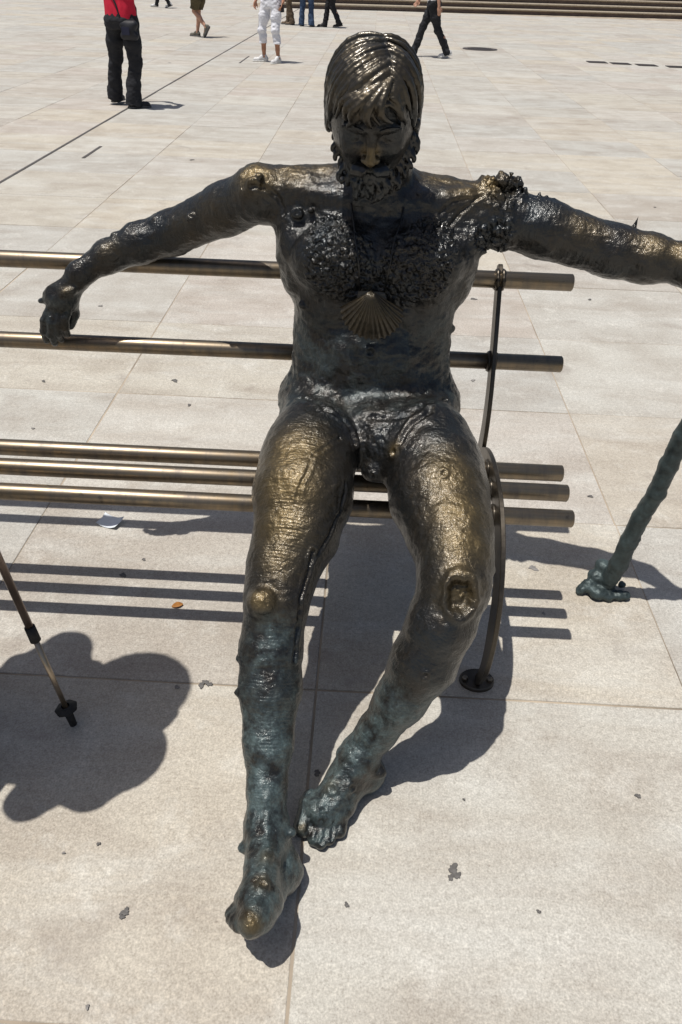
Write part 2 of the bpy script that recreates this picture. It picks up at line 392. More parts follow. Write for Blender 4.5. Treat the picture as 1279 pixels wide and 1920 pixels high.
for q, (x0, x1, yc) in enumerate([(4.38, 4.77, 18.10), (4.84, 5.22, 17.98), (5.33, 5.73, 17.86), (5.92, 6.32, 17.74)]):
    grating('drain_grating', x0, x1, yc-.16, yc+.16, ['flat dark drain grating nearest the manhole, first of the row of four', 'second dark drain grating from the manhole end of the row', 'third dark drain grating from the manhole end of the row', 'dark drain grating at the right edge, last of its row'][q], 'grating', 'row of drain gratings', 9)
for q, (xa, ya, L) in enumerate([(-2.72, 7.45, .55), (-2.50, 15.6, 1.2)]):
    b = MB(); b.box(xa-.015, xa+.015, ya, ya+L, -.01, .004)
    tag(b.build('inlay_strip', M_drain, None, False), ['short dark metal strip in paving beside the slot drain', 'short dark metal strip near the woman in white capri trousers'][q], 'strip')
mh = empty('manhole_cover', (2.36, 20.1, 0)); b = MB(); n = 40; Rm = .40
ring = [(math.cos(2*math.pi*k/n), math.sin(2*math.pi*k/n)) for k in range(n)]
b.add([(x*Rm, y*Rm, .004) for x, y in ring]+[(x*(Rm-.004), y*(Rm-.004), .010) for x, y in ring]+[(x*(Rm-.05), y*(Rm-.05), .010) for x, y in ring],
      [(k, (k+1) % n, n+(k+1) % n, n+k) for k in range(n)]+[(n+k, n+(k+1) % n, 2*n+(k+1) % n, 2*n+k) for k in range(n)])
b.build('rim', M_dark_iron, mh)
b = MB(); b.add([(x*(Rm-.05), y*(Rm-.05), .007) for x, y in ring], [tuple(range(n))])
for a in range(-6, 7):
    for c in range(-6, 7):
        if math.hypot(a, c)*.052 < .31: b.box(a*.052-.013, a*.052+.013, c*.052-.013, c*.052+.013, .0072, .011)
b.build('lid', M_dark_iron, mh, False)
tag(mh, 'round dark iron manhole cover in the paving behind the walker', 'manhole cover')

# ------------------------------------------------------------------ steps at the far side
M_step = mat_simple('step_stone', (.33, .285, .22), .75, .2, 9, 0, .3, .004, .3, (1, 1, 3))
M_riser_shaded = mat_simple('shaded_riser_stone', (.15, .115, .10), .85, .3, 6, 0, .3, .004, .3, (1, 1, 4))  # step stone darkened: shade under the nosings put into the riser colour
steps = empty('stone_steps', (0, 34.8, 0), math.atan2(36.651-34.298, 12.338+3.789))
NS = 7
for k in range(NS):
    z0 = k*.185; y0 = k*.36
    b = MB(); b.box(-4.3, 30, y0+.075, y0+.5, z0-.03, z0+.115); b.build('riser', M_riser_shaded, steps, False)
    x = -4.3; q = 0
    while x < 30:
        L = [1.9, 2.3, 2.05, 1.75][(q+k) % 4]; x1 = min(x+L, 30); b = MB(); pr = []
        hN = .07
        for a in range(7):
            t = math.pi*(a/6-.5); pr.append((y0+.035-.035*math.cos(t), z0+.115+.035+.035*math.sin(t)))
        pr += [(y0+.44, z0+.185), (y0+.44, z0+.115)]
        m = len(pr)
        b.add([(x+.004, yy, zz) for yy, zz in pr]+[(x1-.004, yy, zz) for yy, zz in pr],
              [(i, (i+1) % m, m+(i+1) % m, m+i) for i in range(m)][::-1]+[tuple(range(m)), tuple(range(2*m-1, m-1, -1))])
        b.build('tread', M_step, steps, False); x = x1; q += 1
b = MB(); b.box(-4.3, 30, NS*.36+.085, NS*.36+9, NS*.185-.25, NS*.185-.002); b.build('landing', M_step, steps, False)
tag(steps, 'flight of pale stone steps with rounded nosings across the far side', 'steps')

# ------------------------------------------------------------------ bench
BAR_R = .0222
BARS = [(1.955, .899), (1.888, .696), (1.660, .488), (1.580, .480), (1.497, .460)]
XE, XL = .547, -2.45
PX = (.354, -2.25)
bench = empty('bench', (-.9, 1.6, 0))
def bo(o): o.parent = bench; o.location = -Vector(bench.location); return o
for yb, zb in BARS:
    b = MB(); e = .0025
    b.tube([(XL, yb, zb), (XL+e, yb, zb), (XE-e, yb, zb), (XE, yb, zb)], [BAR_R-e, BAR_R, BAR_R, BAR_R-e], 32)
    bo(b.build('bar', M_tube)).data.polygons[-1].use_smooth = False
def strip_plate(path, widths, x, t):
    pts = [Vector(p) for p in path]; dense = []; wd = []
    m = len(pts)
    for i in range(m-1):        # Catmull-Rom
        p0, p1, p2, p3 = pts[max(i-1, 0)], pts[i], pts[i+1], pts[min(i+2, m-1)]
        for s in range(8):
            u = s/8; dense.append(.5*((2*p1)+(p2-p0)*u+(2*p0-5*p1+4*p2-p3)*u*u+(3*p1-p0-3*p2+p3)*u**3)); wd.append(widths[i]*(1-u)+widths[i+1]*u)
    dense.append(pts[-1]); wd.append(widths[-1]); L = []; Rr = []
    for i, p in enumerate(dense):
        d = (dense[min(i+1, len(dense)-1)]-dense[max(i-1, 0)]).normalized(); nn = Vector((-d.y, d.x))
        L.append(p+nn*wd[i]); Rr.append(p-nn*wd[i])
    v = []; bev = .0015
    for xx, ins in ((x-t, bev), (x-t+bev, 0), (x+t-bev, 0), (x+t, bev)):
        for i in range(len(dense)):
            dd = (L[i]-Rr[i]).normalized()*ins
            v.append((xx, *(L[i]-dd))); v.append((xx, *(Rr[i]+dd)))
    n = len(dense); W = 2*n; f = []
    for i in range(n-1):
        f.append((2*i, 2*i+1, 2*i+3, 2*i+2)); f.append((3*W+2*i+1, 3*W+2*i, 3*W+2*i+2, 3*W+2*i+3))
        for r in range(3):
            f.append((r*W+2*i+2, (r+1)*W+2*i+2, (r+1)*W+2*i, r*W+2*i)); f.append((r*W+2*i+1, (r+1)*W+2*i+1, (r+1)*W+2*i+3, r*W+2*i+3))
    for r in range(3):
        f.append((r*W, (r+1)*W, (r+1)*W+1, r*W+1)); f.append((r*W+2*n-1, (r+1)*W+2*n-1, (r+1)*W+2*n-2, r*W+2*n-2))
    return v, f
for px in PX:
    sup = empty('end_frame'); sup.parent = bench; sup.location = -Vector(bench.location)
    b = MB(); b.add(*strip_plate([(1.345, .012), (1.312, .07), (1.292, .15), (1.294, .25), (1.318, .35), (1.375, .432), (1.46, .484), (1.56, .503), (1.66, .496), (1.75, .462), (1.83, .395), (1.875, .29), (1.90, .15), (1.915, .012)],
                                [.012, .018, .028, .038, .040, .040, .040, .036, .036, .036, .034, .032, .026, .018], px, .006))
    b.build('seat_arch', M_plate, sup, False)
    b = MB(); b.add(*strip_plate([(1.862, .33), (1.826, .43), (1.818, .53), (1.838, .63), (1.884, .735), (1.935, .835), (1.972, .905), (1.985, .928)], [.034, .034, .031, .029, .027, .026, .024, .012], px+.0004, .0058))
    b.build('back_strip', M_plate, sup, False)
    for yf in (1.35, 1.915):
        fl = MB(); n = 28; rr = .047
        for zz, r_ in ((.0005, rr), (.010, rr), (.013, rr-.003)): fl.v += [(px+1.0*r_*math.cos(2*math.pi*k/n), yf+.8*r_*math.sin(2*math.pi*k/n), zz) for k in range(n)]
        fl.f += [(k+r*n, (k+1) % n+r*n, (k+1) % n+(r+1)*n, k+(r+1)*n) for r in range(2) for k in range(n)]+[tuple(2*n+k for k in range(n))]
        fo = fl.build('foot_flange', M_plate, sup, False)
        for sx in (-1, 1):
            bt = MB(); bx = px+sx*.033
            bt.tube([(bx, yf-.004, .0132), (bx, yf-.004, .020), (bx, yf-.004, .0225)], [.0085, .0085, .006], 6); bt.build('bolt', M_tube, fo, False)
    for bi, (yb, zb) in enumerate(BARS):        # lumpy weld beads either side of the plate
        for sx in (-1, 1):
            b = MB(); n, m = 22, 6; rr2 = random.Random(bi*7+sx)
            vs = []
            for k in range(n):
                a = 2*math.pi*k/n; br = .0058*rr2.uniform(.7, 1.35); cr = BAR_R+.001
                for q in range(m):
                    t = 2*math.pi*q/m; rad = cr+br*math.cos(t)
                    vs.append((px+sx*.0075+br*math.sin(t), yb+rad*math.cos(a), zb+rad*math.sin(a)))
            b.add(vs, [(k*m+q, ((k+1) % n)*m+q, ((k+1) % n)*m+(q+1) % m, k*m+(q+1) % m) for k in range(n) for q in range(m)])
            b.build('weld_bead', M_plate, sup)
tag(bench, 'long bench of bronze tubes with curved dark end frames under the statue', 'bench')
# ------------------------------------------------------------------ the bronze statue
def V3(*p): return np.array(p, float)
S = SDF((-1.02, .52, -.005), (1.10, 2.03, 1.50), .0037)
# torso
S.loft([(.515, .030, 1.690, .175, .120), (.57, .030, 1.695, .212, .145), (.63, .028, 1.715, .214, .148), (.70, .024, 1.752, .205, .130), (.76, .022, 1.772, .202, .122), (.82, .022, 1.788, .199, .123),
        (.88, .026, 1.798, .200, .128), (.94, .027, 1.803, .210, .132), (1.00, .027, 1.810, .222, .128), (1.06, .026, 1.820, .228, .112), (1.11, .024, 1.830, .21, .088), (1.155, .022, 1.838, .16, .065)], .03)
SHR, SHL = V3(-.262, 1.832, 1.120), V3(.276, 1.832, 1.098)
NB, NT = V3(.018, 1.845, 1.135), V3(.012, 1.745, 1.262)
S.chain([NB, NT], [.075, .068], .04)
S.cone(NB+V3(-.02, .01, .0), SHR, .056, .060, .045); S.cone(NB+V3(.02, .01, -.01), SHL, .056, .060, .045)
for sx in (-1, 1):
    S.ell((.024+sx*.100, 1.706, 1.010), (.098, .048, .078), .03)                 # pectorals
    S.cone((.022+sx*.025, 1.760, 1.128), (.022+sx*.20, 1.788, 1.142), .015, .013, .03)   # collar bones
    S.ell((.024+sx*.196, 1.81, 1.00), (.042, .08, .10), .04)                      # flanks below the arms
    S.ell((.024+sx*.165, 1.755, .64), (.07, .09, .06), .04)                      # iliac crests
S.ell((.022, 1.672, .765), (.10, .03, .075), .05)
S.ell((.045, 1.585, .655), (.085, .07, .06), .04); S.ell((0.0524, 1.5142, 0.6280), (.060, .036, .052), .035)   # rough lump at the groin
S.ell((0.0420, 1.4762, 0.5880), (.030, .026, .026), .022)
S.cone((-0.1152, 1.7000, 0.6180), (-0.1186, 1.4974, 0.6200), .075, .104, .05); S.cone((0.1531, 1.7000, 0.6320), (0.1610, 1.5172, 0.6200), .075, .107, .05)   # flanks flowing into the thighs
# right leg (left in the picture)
RK = V3(*(-0.1604, 1.1737, 0.4500))
S.chain([V3(*(-0.1054, 1.5270, 0.6220)), V3(*(-0.1197, 1.4473, 0.6040)), V3(*(-0.1213, 1.3767, 0.5770)), V3(*(-0.1291, 1.2969, 0.5300)), V3(*(-0.1517, 1.2301, 0.4880)), RK], [.104, .108, .113, .094, .079, .070], .02)
S.chain([RK, V3(*(-0.1695, 1.1091, 0.3550)), V3(*(-0.1657, 1.0523, 0.2900)), V3(*(-0.1620, 0.9646, 0.2120)), V3(*(-0.1580, 0.8907, 0.1580)), V3(*(-0.1521, 0.8312, 0.1120))], [.070, .067, .066, .052, .040, .040], .02)
S.ell(V3(*(-0.1841, 1.1206, 0.4800)), (.036, .034, .036), .010)                            # smooth knee knob
HR = V3(*(-0.1114, 0.7733, 0.0450)); AR = V3(*(-0.1521, 0.8312, 0.1120)); TR = V3(*(-0.1452, 0.6369, 0.1520))
S.cone(AR, HR, .038, .036, .03); S.cone(AR, TR, .040, .034, .025); S.cone(HR, TR+V3(.006, .012, -.03), .032, .024, .03)
S.ell(V3(*(-0.1453, 0.6700, 0.1350)), (.046, .03, .032), .02)
S.cone(V3(*(-0.1415, 0.6534, 0.1500)), V3(*(-0.1519, 0.6184, 0.1630)), .022, .0255, .008)            # big toe
for q, (a, b_, r_) in enumerate([((-0.1593, 0.6561, 0.1420), (-0.1741, 0.6183, 0.1500), .0135), ((-0.1673, 0.6609, 0.1350), (-0.1846, 0.6259, 0.1420), .012), ((-0.1729, 0.6683, 0.1270), (-0.1936, 0.6361, 0.1350), .011), ((-0.1774, 0.6753, 0.1200), (-0.1989, 0.6477, 0.1280), .010)]):
    S.cone(V3(*a), V3(*b_), r_*1.1, r_, .005)
# left leg
LK = V3(*(0.2184, 1.1686, 0.5120))
S.chain([V3(*(0.1673, 1.5438, 0.6220)), V3(*(0.1839, 1.4620, 0.6040)), V3(*(0.1928, 1.3852, 0.5820)), V3(*(0.2118, 1.2886, 0.5580)), V3(*(0.2205, 1.2231, 0.5400)), LK], [.112, .112, .112, .094, .080, .074], .02)
S.chain([LK, V3(*(0.1951, 1.1199, 0.4480)), V3(*(0.1652, 1.0919, 0.3570)), V3(*(0.1222, 1.0650, 0.2620)), V3(*(0.0756, 1.0456, 0.1700)), V3(*(0.0365, 1.0204, 0.1060))], [.074, .070, .070, .056, .043, .040], .02)
AL = V3(*(0.0365, 1.0204, 0.1060)); HL = V3(*(0.0606, 1.0214, 0.0400)); BL = V3(*(-0.0386, 0.9229, 0.0400))
S.cone(AL, HL, .036, .037, .03); S.cone(AL, BL, .038, .027, .03); S.cone(HL, BL, .034, .022, .03)
S.ell(V3(*(-0.0320, 0.9335, 0.0360)), (.064, .044, .030), .02); S.ell(V3(*(0.0051, 0.9903, 0.0500)), (.04, .05, .04), .03)
S.ell(V3(*(-0.0367, 0.8975, 0.0180)), (.046, .034, .016), .012)
for q, (a, b_, r_) in enumerate([((-0.0643, 0.9460, 0.0340), (-0.0824, 0.8880, 0.0230), .0215), ((-0.0465, 0.9357, 0.0310), (-0.0546, 0.8657, 0.0170), .0148), ((-0.0317, 0.9313, 0.0290), (-0.0389, 0.8586, 0.0160), .0138), ((-0.0135, 0.9310, 0.0270), (-0.0206, 0.8673, 0.0155), .0135), ((0.0076, 0.9480, 0.0250), (0.0009, 0.8857, 0.0160), .0150)]):
    S.cone(V3(*a), V3(*b_), r_*1.15, r_, .0045)
# right arm, lying over the top bar, hand hanging on the second bar
S.chain([SHR, V3(*(-0.3494, 1.8750, 1.0714)), V3(*(-0.5047, 1.9250, 0.9935)), V3(*(-0.5893, 1.9180, 0.9666)), V3(*(-0.6680, 1.9000, 0.9362)), V3(*(-0.7413, 1.8760, 0.8967))], [.062, .060, .053, .049, .040, .031], .02)
WR = V3(*(-0.7413, 1.8760, 0.8967))
S.chain([WR, V3(*(-0.7992, 1.8620, 0.8281))], [.031, .034], .02)
S.ell(V3(*(-0.8063, 1.8620, 0.8278)), (.044, .024, .042), .02)
for pts, r_ in (([(-0.8317, 1.8500, 0.8080), (-0.8500, 1.8400, 0.7788), (-0.8608, 1.8460, 0.7458), (-0.8641, 1.8560, 0.7137)], .0108), ([(-0.8168, 1.8460, 0.8044), (-0.8309, 1.8320, 0.7740), (-0.8416, 1.8400, 0.7371), (-0.8402, 1.8520, 0.7088)], .0108),
                ([(-0.8012, 1.8450, 0.8026), (-0.8112, 1.8330, 0.7745), (-0.8190, 1.8380, 0.7450), (-0.8193, 1.8500, 0.7215)], .0108), ([(-0.7829, 1.8500, 0.8102), (-0.7902, 1.8380, 0.7882), (-0.7979, 1.8400, 0.7603), (-0.8000, 1.8500, 0.7378)], .0110)):
    S.chain([V3(*p) for p in pts], [r_*1.15, r_, r_*1.04, r_*.85], .002)
S.chain([V3(*(-0.7726, 1.8720, 0.8284)), V3(*(-0.7795, 1.8750, 0.7827)), V3(*(-0.7932, 1.8680, 0.7518))], [.014, .0125, .010], .008)
# left arm, out to the staff
HAND = V3(.868, 1.632, .985)
S.chain([SHL, V3(*(0.4132, 1.8120, 1.0717)), V3(*(0.5746, 1.7820, 1.0368)), V3(*(0.6537, 1.7600, 1.0297)), V3(*(0.7246, 1.7350, 1.0297)), HAND+V3(-.075, .03, .0)], [.066, .064, .058, .054, .043, .030], .02)
S.ell(HAND+V3(-.030, .012, .0), (.038, .024, .044), .02)
st_dir = V3(.078, -.085, 1.0); st_dir /= np.linalg.norm(st_dir)
for q in range(4):                                  # fingers wrapped round the staff
    c0 = HAND+st_dir*(.033-.022*q); pts = []
    for a in (150, 100, 50, 0, -50, -95):
        a = R(a); pts.append(c0+V3(math.cos(a)*.033, -math.sin(a)*.033, 0))
    S.chain(pts, [.012, .0118, .0115, .011, .0105, .009], .004)
S.chain([HAND+V3(-.035, -.005, .03), HAND+V3(-.01, -.034, .052), HAND+V3(.022, -.03, .062)], [.015, .0125, .010], .006)
# bumps, thorns, bark stubs
def pix_at(u_, v_, y_):
    d = fw+(u_-639.5)/FPX*rt-(v_-960)/FPX*up; t = y_/d.y; return (d.x*t, y_, CAM_H+d.z*t)
def thorn(a, d, r0, L): S.cone(a, a+np.array(d)/np.linalg.norm(d)*L, r0, .0015, .006)
thorn(V3(*(0.6165, 1.8000, 1.0809)), (.1, -.1, 1), .008, .034)
for u_, q in ((0, 0), (.013, 1), (.028, 2)): thorn(V3(*(0.3931, 1.8200, 1.1193))+V3(u_, 0, -.003*q), (.15*(q-1), -.2, 1), .0085, .040-.006*q)
for (u_, v_), L_ in (((1126,428), .018), ((1085,418), .014), ((1060,412), .012), ((955,345), .024), ((972,352), .028), ((985,372), .026), ((940,338), .02)): thorn(V3(*A(u_,v_,1.80)) if False else V3(*pix_at(u_, v_, 1.81)), (.3*math.sin(u_), -.3, 1), .008, L_)
for c, r_ in (((-0.2662, 1.7750, 1.1571), .013), ((-0.2510, 1.7750, 1.1734), .009), ((-0.1656, 1.7450, 1.1051), .014), ((-0.1341, 1.7450, 1.1122), .009), ((-0.2020, 1.6900, 0.6394), .010), ((-0.1517, 1.7150, 0.8993), .008), ((0.2201, 1.7550, 0.8401), .009),
              ((0.0155, 1.6540, 0.8108), .011), ((0.1684, 1.0450, 0.3600), .011), ((0.1967, 1.0469, 0.3600), .009), ((-0.0997, 0.8123, 0.1300), .012), ((-0.1931, 0.7836, 0.1100), .014), ((0.0856, 0.9930, 0.0850), .017), ((-0.0041, 1.0165, 0.1200), .013),
              ((-0.2362, 1.0871, 0.3400), .008), ((-0.2364, 1.0329, 0.2900), .008), ((0.1240, 1.0378, 0.2000), .010), ((-0.7589, 1.8350, 0.8642), .013), ((-0.7764, 1.8280, 0.8618), .010), ((-0.8578, 1.8600, 0.8234), .010), ((-0.6455, 1.9000, 0.9910), .011), ((-0.5383, 1.9000, 1.0281), .012), ((-0.4314, 1.8400, 1.0574), .010),
              ((0.2937, 1.2000, 0.5315), .014), ((0.2880, 1.2000, 0.5082), .012), ((-0.2201, 1.5500, 0.5782), .014)):
    S.ell(np.array(c)+V3(0, .25*r_, -.15*r_), (r_*.95, r_*.85, r_*.8), .010)
for c, r_ in (((-0.0131, 1.5350, 0.6448), .012), ((-0.0043, 1.5300, 0.6211), .009), ((0.0438, 1.5450, 0.6628), .010), ((0.0963, 1.5500, 0.6671), .009), ((0.0840, 1.5000, 0.6326), .011), ((0.1211, 1.5300, 0.6250), .010), ((-0.0216, 1.5400, 0.6231), .011), ((0.0458, 1.4750, 0.5890), .012), ((0.1062, 1.5100, 0.5940), .010)):
    S.ell(c, (r_, r_, r_), .006)
# head: frame tilted forward
HC = V3(-.003, 1.692, 1.336); HT = R(26)
ex, ef, eu = V3(1, 0, 0), V3(0, -math.cos(HT), -math.sin(HT)), V3(0, -math.sin(HT), math.cos(HT))
def H(x, f_, u_): return HC+ex*x+ef*f_+eu*u_
HM = [ex, ef, eu]
S.ell(HC, (.085, .103, .106), .02, HM)
S.ell(H(0, .018, -.045), (.076, .078, .085), .03, HM)              # face block
S.ell(H(0, .045, -.100), (.048, .050, .036), .03, HM)              # jaw
S.cone(H(0, -.03, -.05), NT, .06, .066, .03)
FU = .014
for sx in (-1, 1):
    S.ell(H(sx*.033, .107, -.022+FU), (.021, .020, .0145), .010, HM, cut=True)   # eye sockets
    S.ell(H(sx*.033, .081, -.024+FU), (.0165, .0135, .0115), .003, HM)          # downcast lids
    S.cone(H(sx*.020, .088, -.034+FU), H(sx*.046, .082, -.034+FU), .0032, .0028, .003)
    S.cone(H(sx*.014, .100, .000+FU), H(sx*.052, .088, -.001+FU), .0082, .0060, .010) # brow
    S.ell(H(sx*.043, .076, -.052+FU), (.018, .018, .015), .02, HM)              # cheek bone
    S.ell(H(sx*.0120, .110, -.060+FU), (.0075, .010, .007), .004, HM)           # nostril wing
    S.ell(H(sx*.090, -.004, -.034), (.012, .021, .034), .004, HM)                # ear
    S.ell(H(sx*.101, .004, -.030), (.007, .012, .020), .003, HM, cut=True)
    S.cone(H(sx*.020, .100, -.066+FU), H(sx*.034, .082, -.090+FU), .002, .0025, .006, cut=True)
S.chain([H(0, .099, -.006+FU), H(0, .110, -.032+FU), H(.0, .121, -.056+FU)], [.0065, .0075, .0108], .007)
S.ell(H(0, .100, -.080+FU), (.019, .010, .0048), .004, HM); S.ell(H(0, .098, -.091+FU), (.016, .010, .0055), .004, HM)
S.cone(H(-.018, .111, -.0855+FU), H(.018, .111, -.0855+FU), .0018, .0018, .002, cut=True)
V, Q = S.nets(); del S
print('body', len(V), round(time.time()-T0, 1))
Nn = normals(V, Q); DISP = np.zeros(len(V))
def gauss(c, r): return np.exp(-(((V-np.array(c))/np.array(r))**2).sum(1))
def smooth01(x): x = np.clip(x, 0, 1); return x*x*(3-2*x)
in_head = smooth01((V[:, 2]-1.20)/.03)*(V[:, 1] < 1.80)
n25 = fbm(V/.030, 3, 1); n10 = noise(V/.011, 5)
lump = (1-.85*in_head)*np.where(np.abs(V[:, 0]-.02) > .33, .45, 1.0)*np.where(V[:, 1] < 1.5, .75, 1.0)
tor = smooth01((V[:, 1]-1.55)/.08)*smooth01((1.16-V[:, 2])/.06)
DISP += lump*(.0020*n25+.0009*n10)+tor*(.0011*fbm(V*V3(36, 36, 50), 2, 15)+.0006*noise(V*V3(80, 80, 130), 16))
# chest crust: coarse scabby ground on both breasts, hollow between
crust = np.zeros(len(V))
for c, r_ in (((-0.0573, 1.6600, 1.0141), (.085, .10, .075)), ((0.1053, 1.6600, 1.0090), (.085, .10, .078)), ((-0.0840, 1.6900, 1.0630), (.05, .10, .05)), ((0.1431, 1.6900, 1.0664), (.06, .1, .05))):
    d = np.sqrt((((V-np.array(c))/np.array(r_))**2).sum(1))+.10*n25; crust = np.maximum(crust, smooth01((1.12-d)/.22))
crust *= (Nn[:, 1] < -.1)*(V[:, 1] < 1.80)*(1-in_head)*(V[:, 2] > .885)
bark = np.zeros(len(V))
for c, r_ in (((0.3025, 1.8300, 1.1522), (.060, .09, .055)), ((0.3084, 1.8300, 1.0747), (.052, .10, .060)), ((0.2509, 1.8000, 1.0564), (.05, .08, .05))):
    d = np.sqrt((((V-np.array(c))/np.array(r_))**2).sum(1)); bark = np.maximum(bark, smooth01((1.1-d)/.4))
gr = np.zeros(len(V)); d = np.sqrt((((V-np.array((0.0552, 1.5400, 0.6455)))/np.array((.075, .08, .075)))**2).sum(1)); gr = smooth01((1.1-d)/.4)
for mask, size, amp in ((crust, .0130, .0115), (bark, .020, .021), (gr, .013, .0042)):
    ii = np.flatnonzero(mask > .01); pv = V[ii]+.004*np.stack([noise(V[ii]/.02, s) for s in (21, 22, 23)], 1)
    wv = worley(pv/size, 9); DISP[ii] += mask[ii]*(amp*(.62-wv)*1.15+amp*.25+.0018*noise(pv/.006, 31))
# rings and striations round the right thigh and shin, finer on the left
def seg_t(a, b_):
    a, b_ = np.array(a), np.array(b_); ba = b_-a; L = np.linalg.norm(ba); t = ((V-a)@ba)/L; ra = np.linalg.norm(V-a-t[:, None]*ba/L, axis=1); return t, L, ra
PH = np.zeros(len(V)); RG = np.zeros(len(V))
def striate(a, b_, rad, wl, amp, seed, spread=.03):
    t, L, ra = seg_t(a, b_); m = smooth01((t+spread)/spread)*smooth01((L+spread-t)/spread)*(ra < rad)
    ii = np.flatnonzero(m > .01); ph = t[ii]/wl+1.1*noise(V[ii]/.05, seed)+.35*noise(V[ii]/.016, seed+1)
    DISP[ii] += .25*m[ii]*amp*np.sin(2*np.pi*ph)*smooth01(.3+.9*noise(V[ii]/.045, seed+2))
    kk_ = ii[(m[ii]*amp/.0016) > RG[ii]]; PH[kk_] = t[kk_]/(wl*.62); RG[kk_] = m[kk_]*amp/.0016*(1-np.exp(-(np.linalg.norm(V[kk_]-np.array((-0.1841, 1.1206, 0.4800)), axis=1)/.05)**4))
striate((-0.1105, 1.5092, 0.6100), RK, .15, .011, .0016, 40); striate(RK, (-0.1620, 0.9646, 0.2120), .11, .0125, .0018, 44); striate((-0.1620, 0.9646, 0.2120), AR, .07, .009, .0008, 46)
striate((0.1867, 1.5031, 0.6000), LK, .15, .009, .0006, 50); striate(LK, AL, .10, .013, .0008, 52)
striate(SHR, (-0.5047, 1.9250, 0.9935), .10, .010, .0007, 54); striate(SHL, (0.6537, 1.7600, 1.0297), .10, .016, .0013, 56)
striate((0.0319, 1.6600, 0.6965), (0.0250, 1.6600, 0.8251), .30, .014, .0007, 58)
# cracks and folds: grooves along polylines laid on the skin
def crack(pts, wdt, depth, lip=.4):
    best = np.full(len(V), 9.0)
    for a, b_ in zip(pts[:-1], pts[1:]):
        a, b_ = np.array(a), np.array(b_); ba = b_-a; lo = np.minimum(a, b_)-.04; hi = np.maximum(a, b_)+.04
        ii = np.flatnonzero(((V > lo) & (V < hi)).all(1)); t = np.clip(((V[ii]-a)@ba)/(ba@ba), 0, 1)
        best[ii] = np.minimum(best[ii], np.linalg.norm(V[ii]+.003*np.stack([n25[ii], n10[ii], n25[ii]], 1)-a-t[:, None]*ba, axis=1))
    DISP[:] += -depth*np.exp(-(best/wdt)**2)+lip*depth*np.exp(-((best-2.0*wdt)/wdt)**2)
surf_cache = None
def on_skin(u_, v_):                # nearest skin point along a line of sight in the photograph's direction, used for laying marks
    d = fw+(u_-639.5)/FPX*rt-(v_-960)/FPX*up; o = np.array((0, 0, CAM_H)); d = np.array(d); d /= np.linalg.norm(d)
    t = (V-o)@d; r_ = np.linalg.norm(V-o-t[:, None]*d, axis=1); ii = np.flatnonzero(r_ < .0045)
    if not len(ii): ii = np.array([np.argmin(r_)])
    return V[ii[np.argmin(t[ii])]]
def marks(l): return [on_skin(*p) for p in l]
crack(marks([(590,1035), (580,1080), (566,1120), (560,1180), (555,1240)]), .0045, .008)
crack(marks([(640,820), (590,850), (570,890), (555,930)]), .004, .004)
crack(marks([(652,905), (640,960), (618,1010), (592,1050)]), .004, .004)
crack(marks([(835,745), (800,775), (768,795), (748,830)]), .006, .006, .6)
crack(marks([(560,745), (610,765), (650,790), (668,830)]), .006, .006, .6)
crack(marks([(575,745), (640,775), (700,782), (760,776), (810,752)]), .008, .005, .3)
crack(marks([(905,365), (870,395), (840,425), (825,450)]), .004, .005)
crack(marks([(895,375), (850,380), (830,400)]), .004, .004)
crack(marks([(470,352), (500,350), (520,372), (530,400)]), .005, .004)
crack(marks([(700,640), (700,700), (702,760)]), .012, .003, .2)
crack(marks([(540,600), (548,660), (552,720)]), .006, .003)
crack(marks([(500,1500), (498,1540), (500,1580), (497,1640)]), .010, -.006, 0)
crack(marks([(640,1440), (620,1470), (600,1500)]), .009, -.004, 0); crack(marks([(665,1450), (650,1490), (630,1515)]), .009, -.004, 0)
for l in ([(585,1526), (582,1545), (577,1562)], [(602,1520), (600,1545), (593,1570)], [(615,1530), (610,1560), (605,1582)], [(630,1532), (627,1555), (624,1574)]): crack(marks(l), .0035, .0045, .3)
# knots: ring with a dent; the left knee carries a hollow one
def knot(p, r_, h, dent):
    d = np.linalg.norm(V-p, axis=1)/r_; DISP[:] += h*np.exp(-((d-.9)/.38)**2)-dent*np.exp(-(d/.6)**2)
for (u_, v_), r_, h, dn in (((478,346), .013, .004, .004), ((556,398), .014, .004, .005), ((692,662), .012, .004, .005), ((835,885), .010, .003, .002), ((737,846), .012, .004, .005), ((800,1270), .010, .003, .003), ((355,405), .009, .003, .003),
                            ((430,408), .008, .003, .003), ((695,893), .010, .003, .003), ((575,1480), .010, .003, .0), ((622,1478), .011, .004, 0), ((660,1480), .011, .004, 0), ((612,1462), .010, .004, 0), ((505,1600), .011, .004, 0), ((497,1660), .010, .004, 0)):
    knot(on_skin(u_, v_), r_, h, dn)
kp = on_skin(866, 1120); dx = V-kp
kd = np.sqrt((dx[:, 0]/.027)**2+((dx@V3(0, .55, .83))/.040)**2+((dx@V3(0, -.83, .55))/.09)**2)
kd = kd+.16*fbm(V/.022, 2, 61)*(kd < 2.5); DISP += .009*np.exp(-((kd-1.15)/.30)**2)-.019*smooth01((.95-kd)/.25)
ii = np.flatnonzero(kd < 1.0); DISP[ii] += .007*(.5-worley(V[ii]/.012, 3))
kp = on_skin(494, 1128); kd = np.linalg.norm(V-kp, axis=1)/.036; DISP += -.003*np.exp(-((kd-1.05)/.25)**2)
kk = np.exp(-(np.linalg.norm(V-kp, axis=1)/.022)**2); DISP += .003*kk*fbm(V/.012, 2, 77)
V = V+Nn*DISP[:, None]; V[:, 2] = np.maximum(V[:, 2], .001)
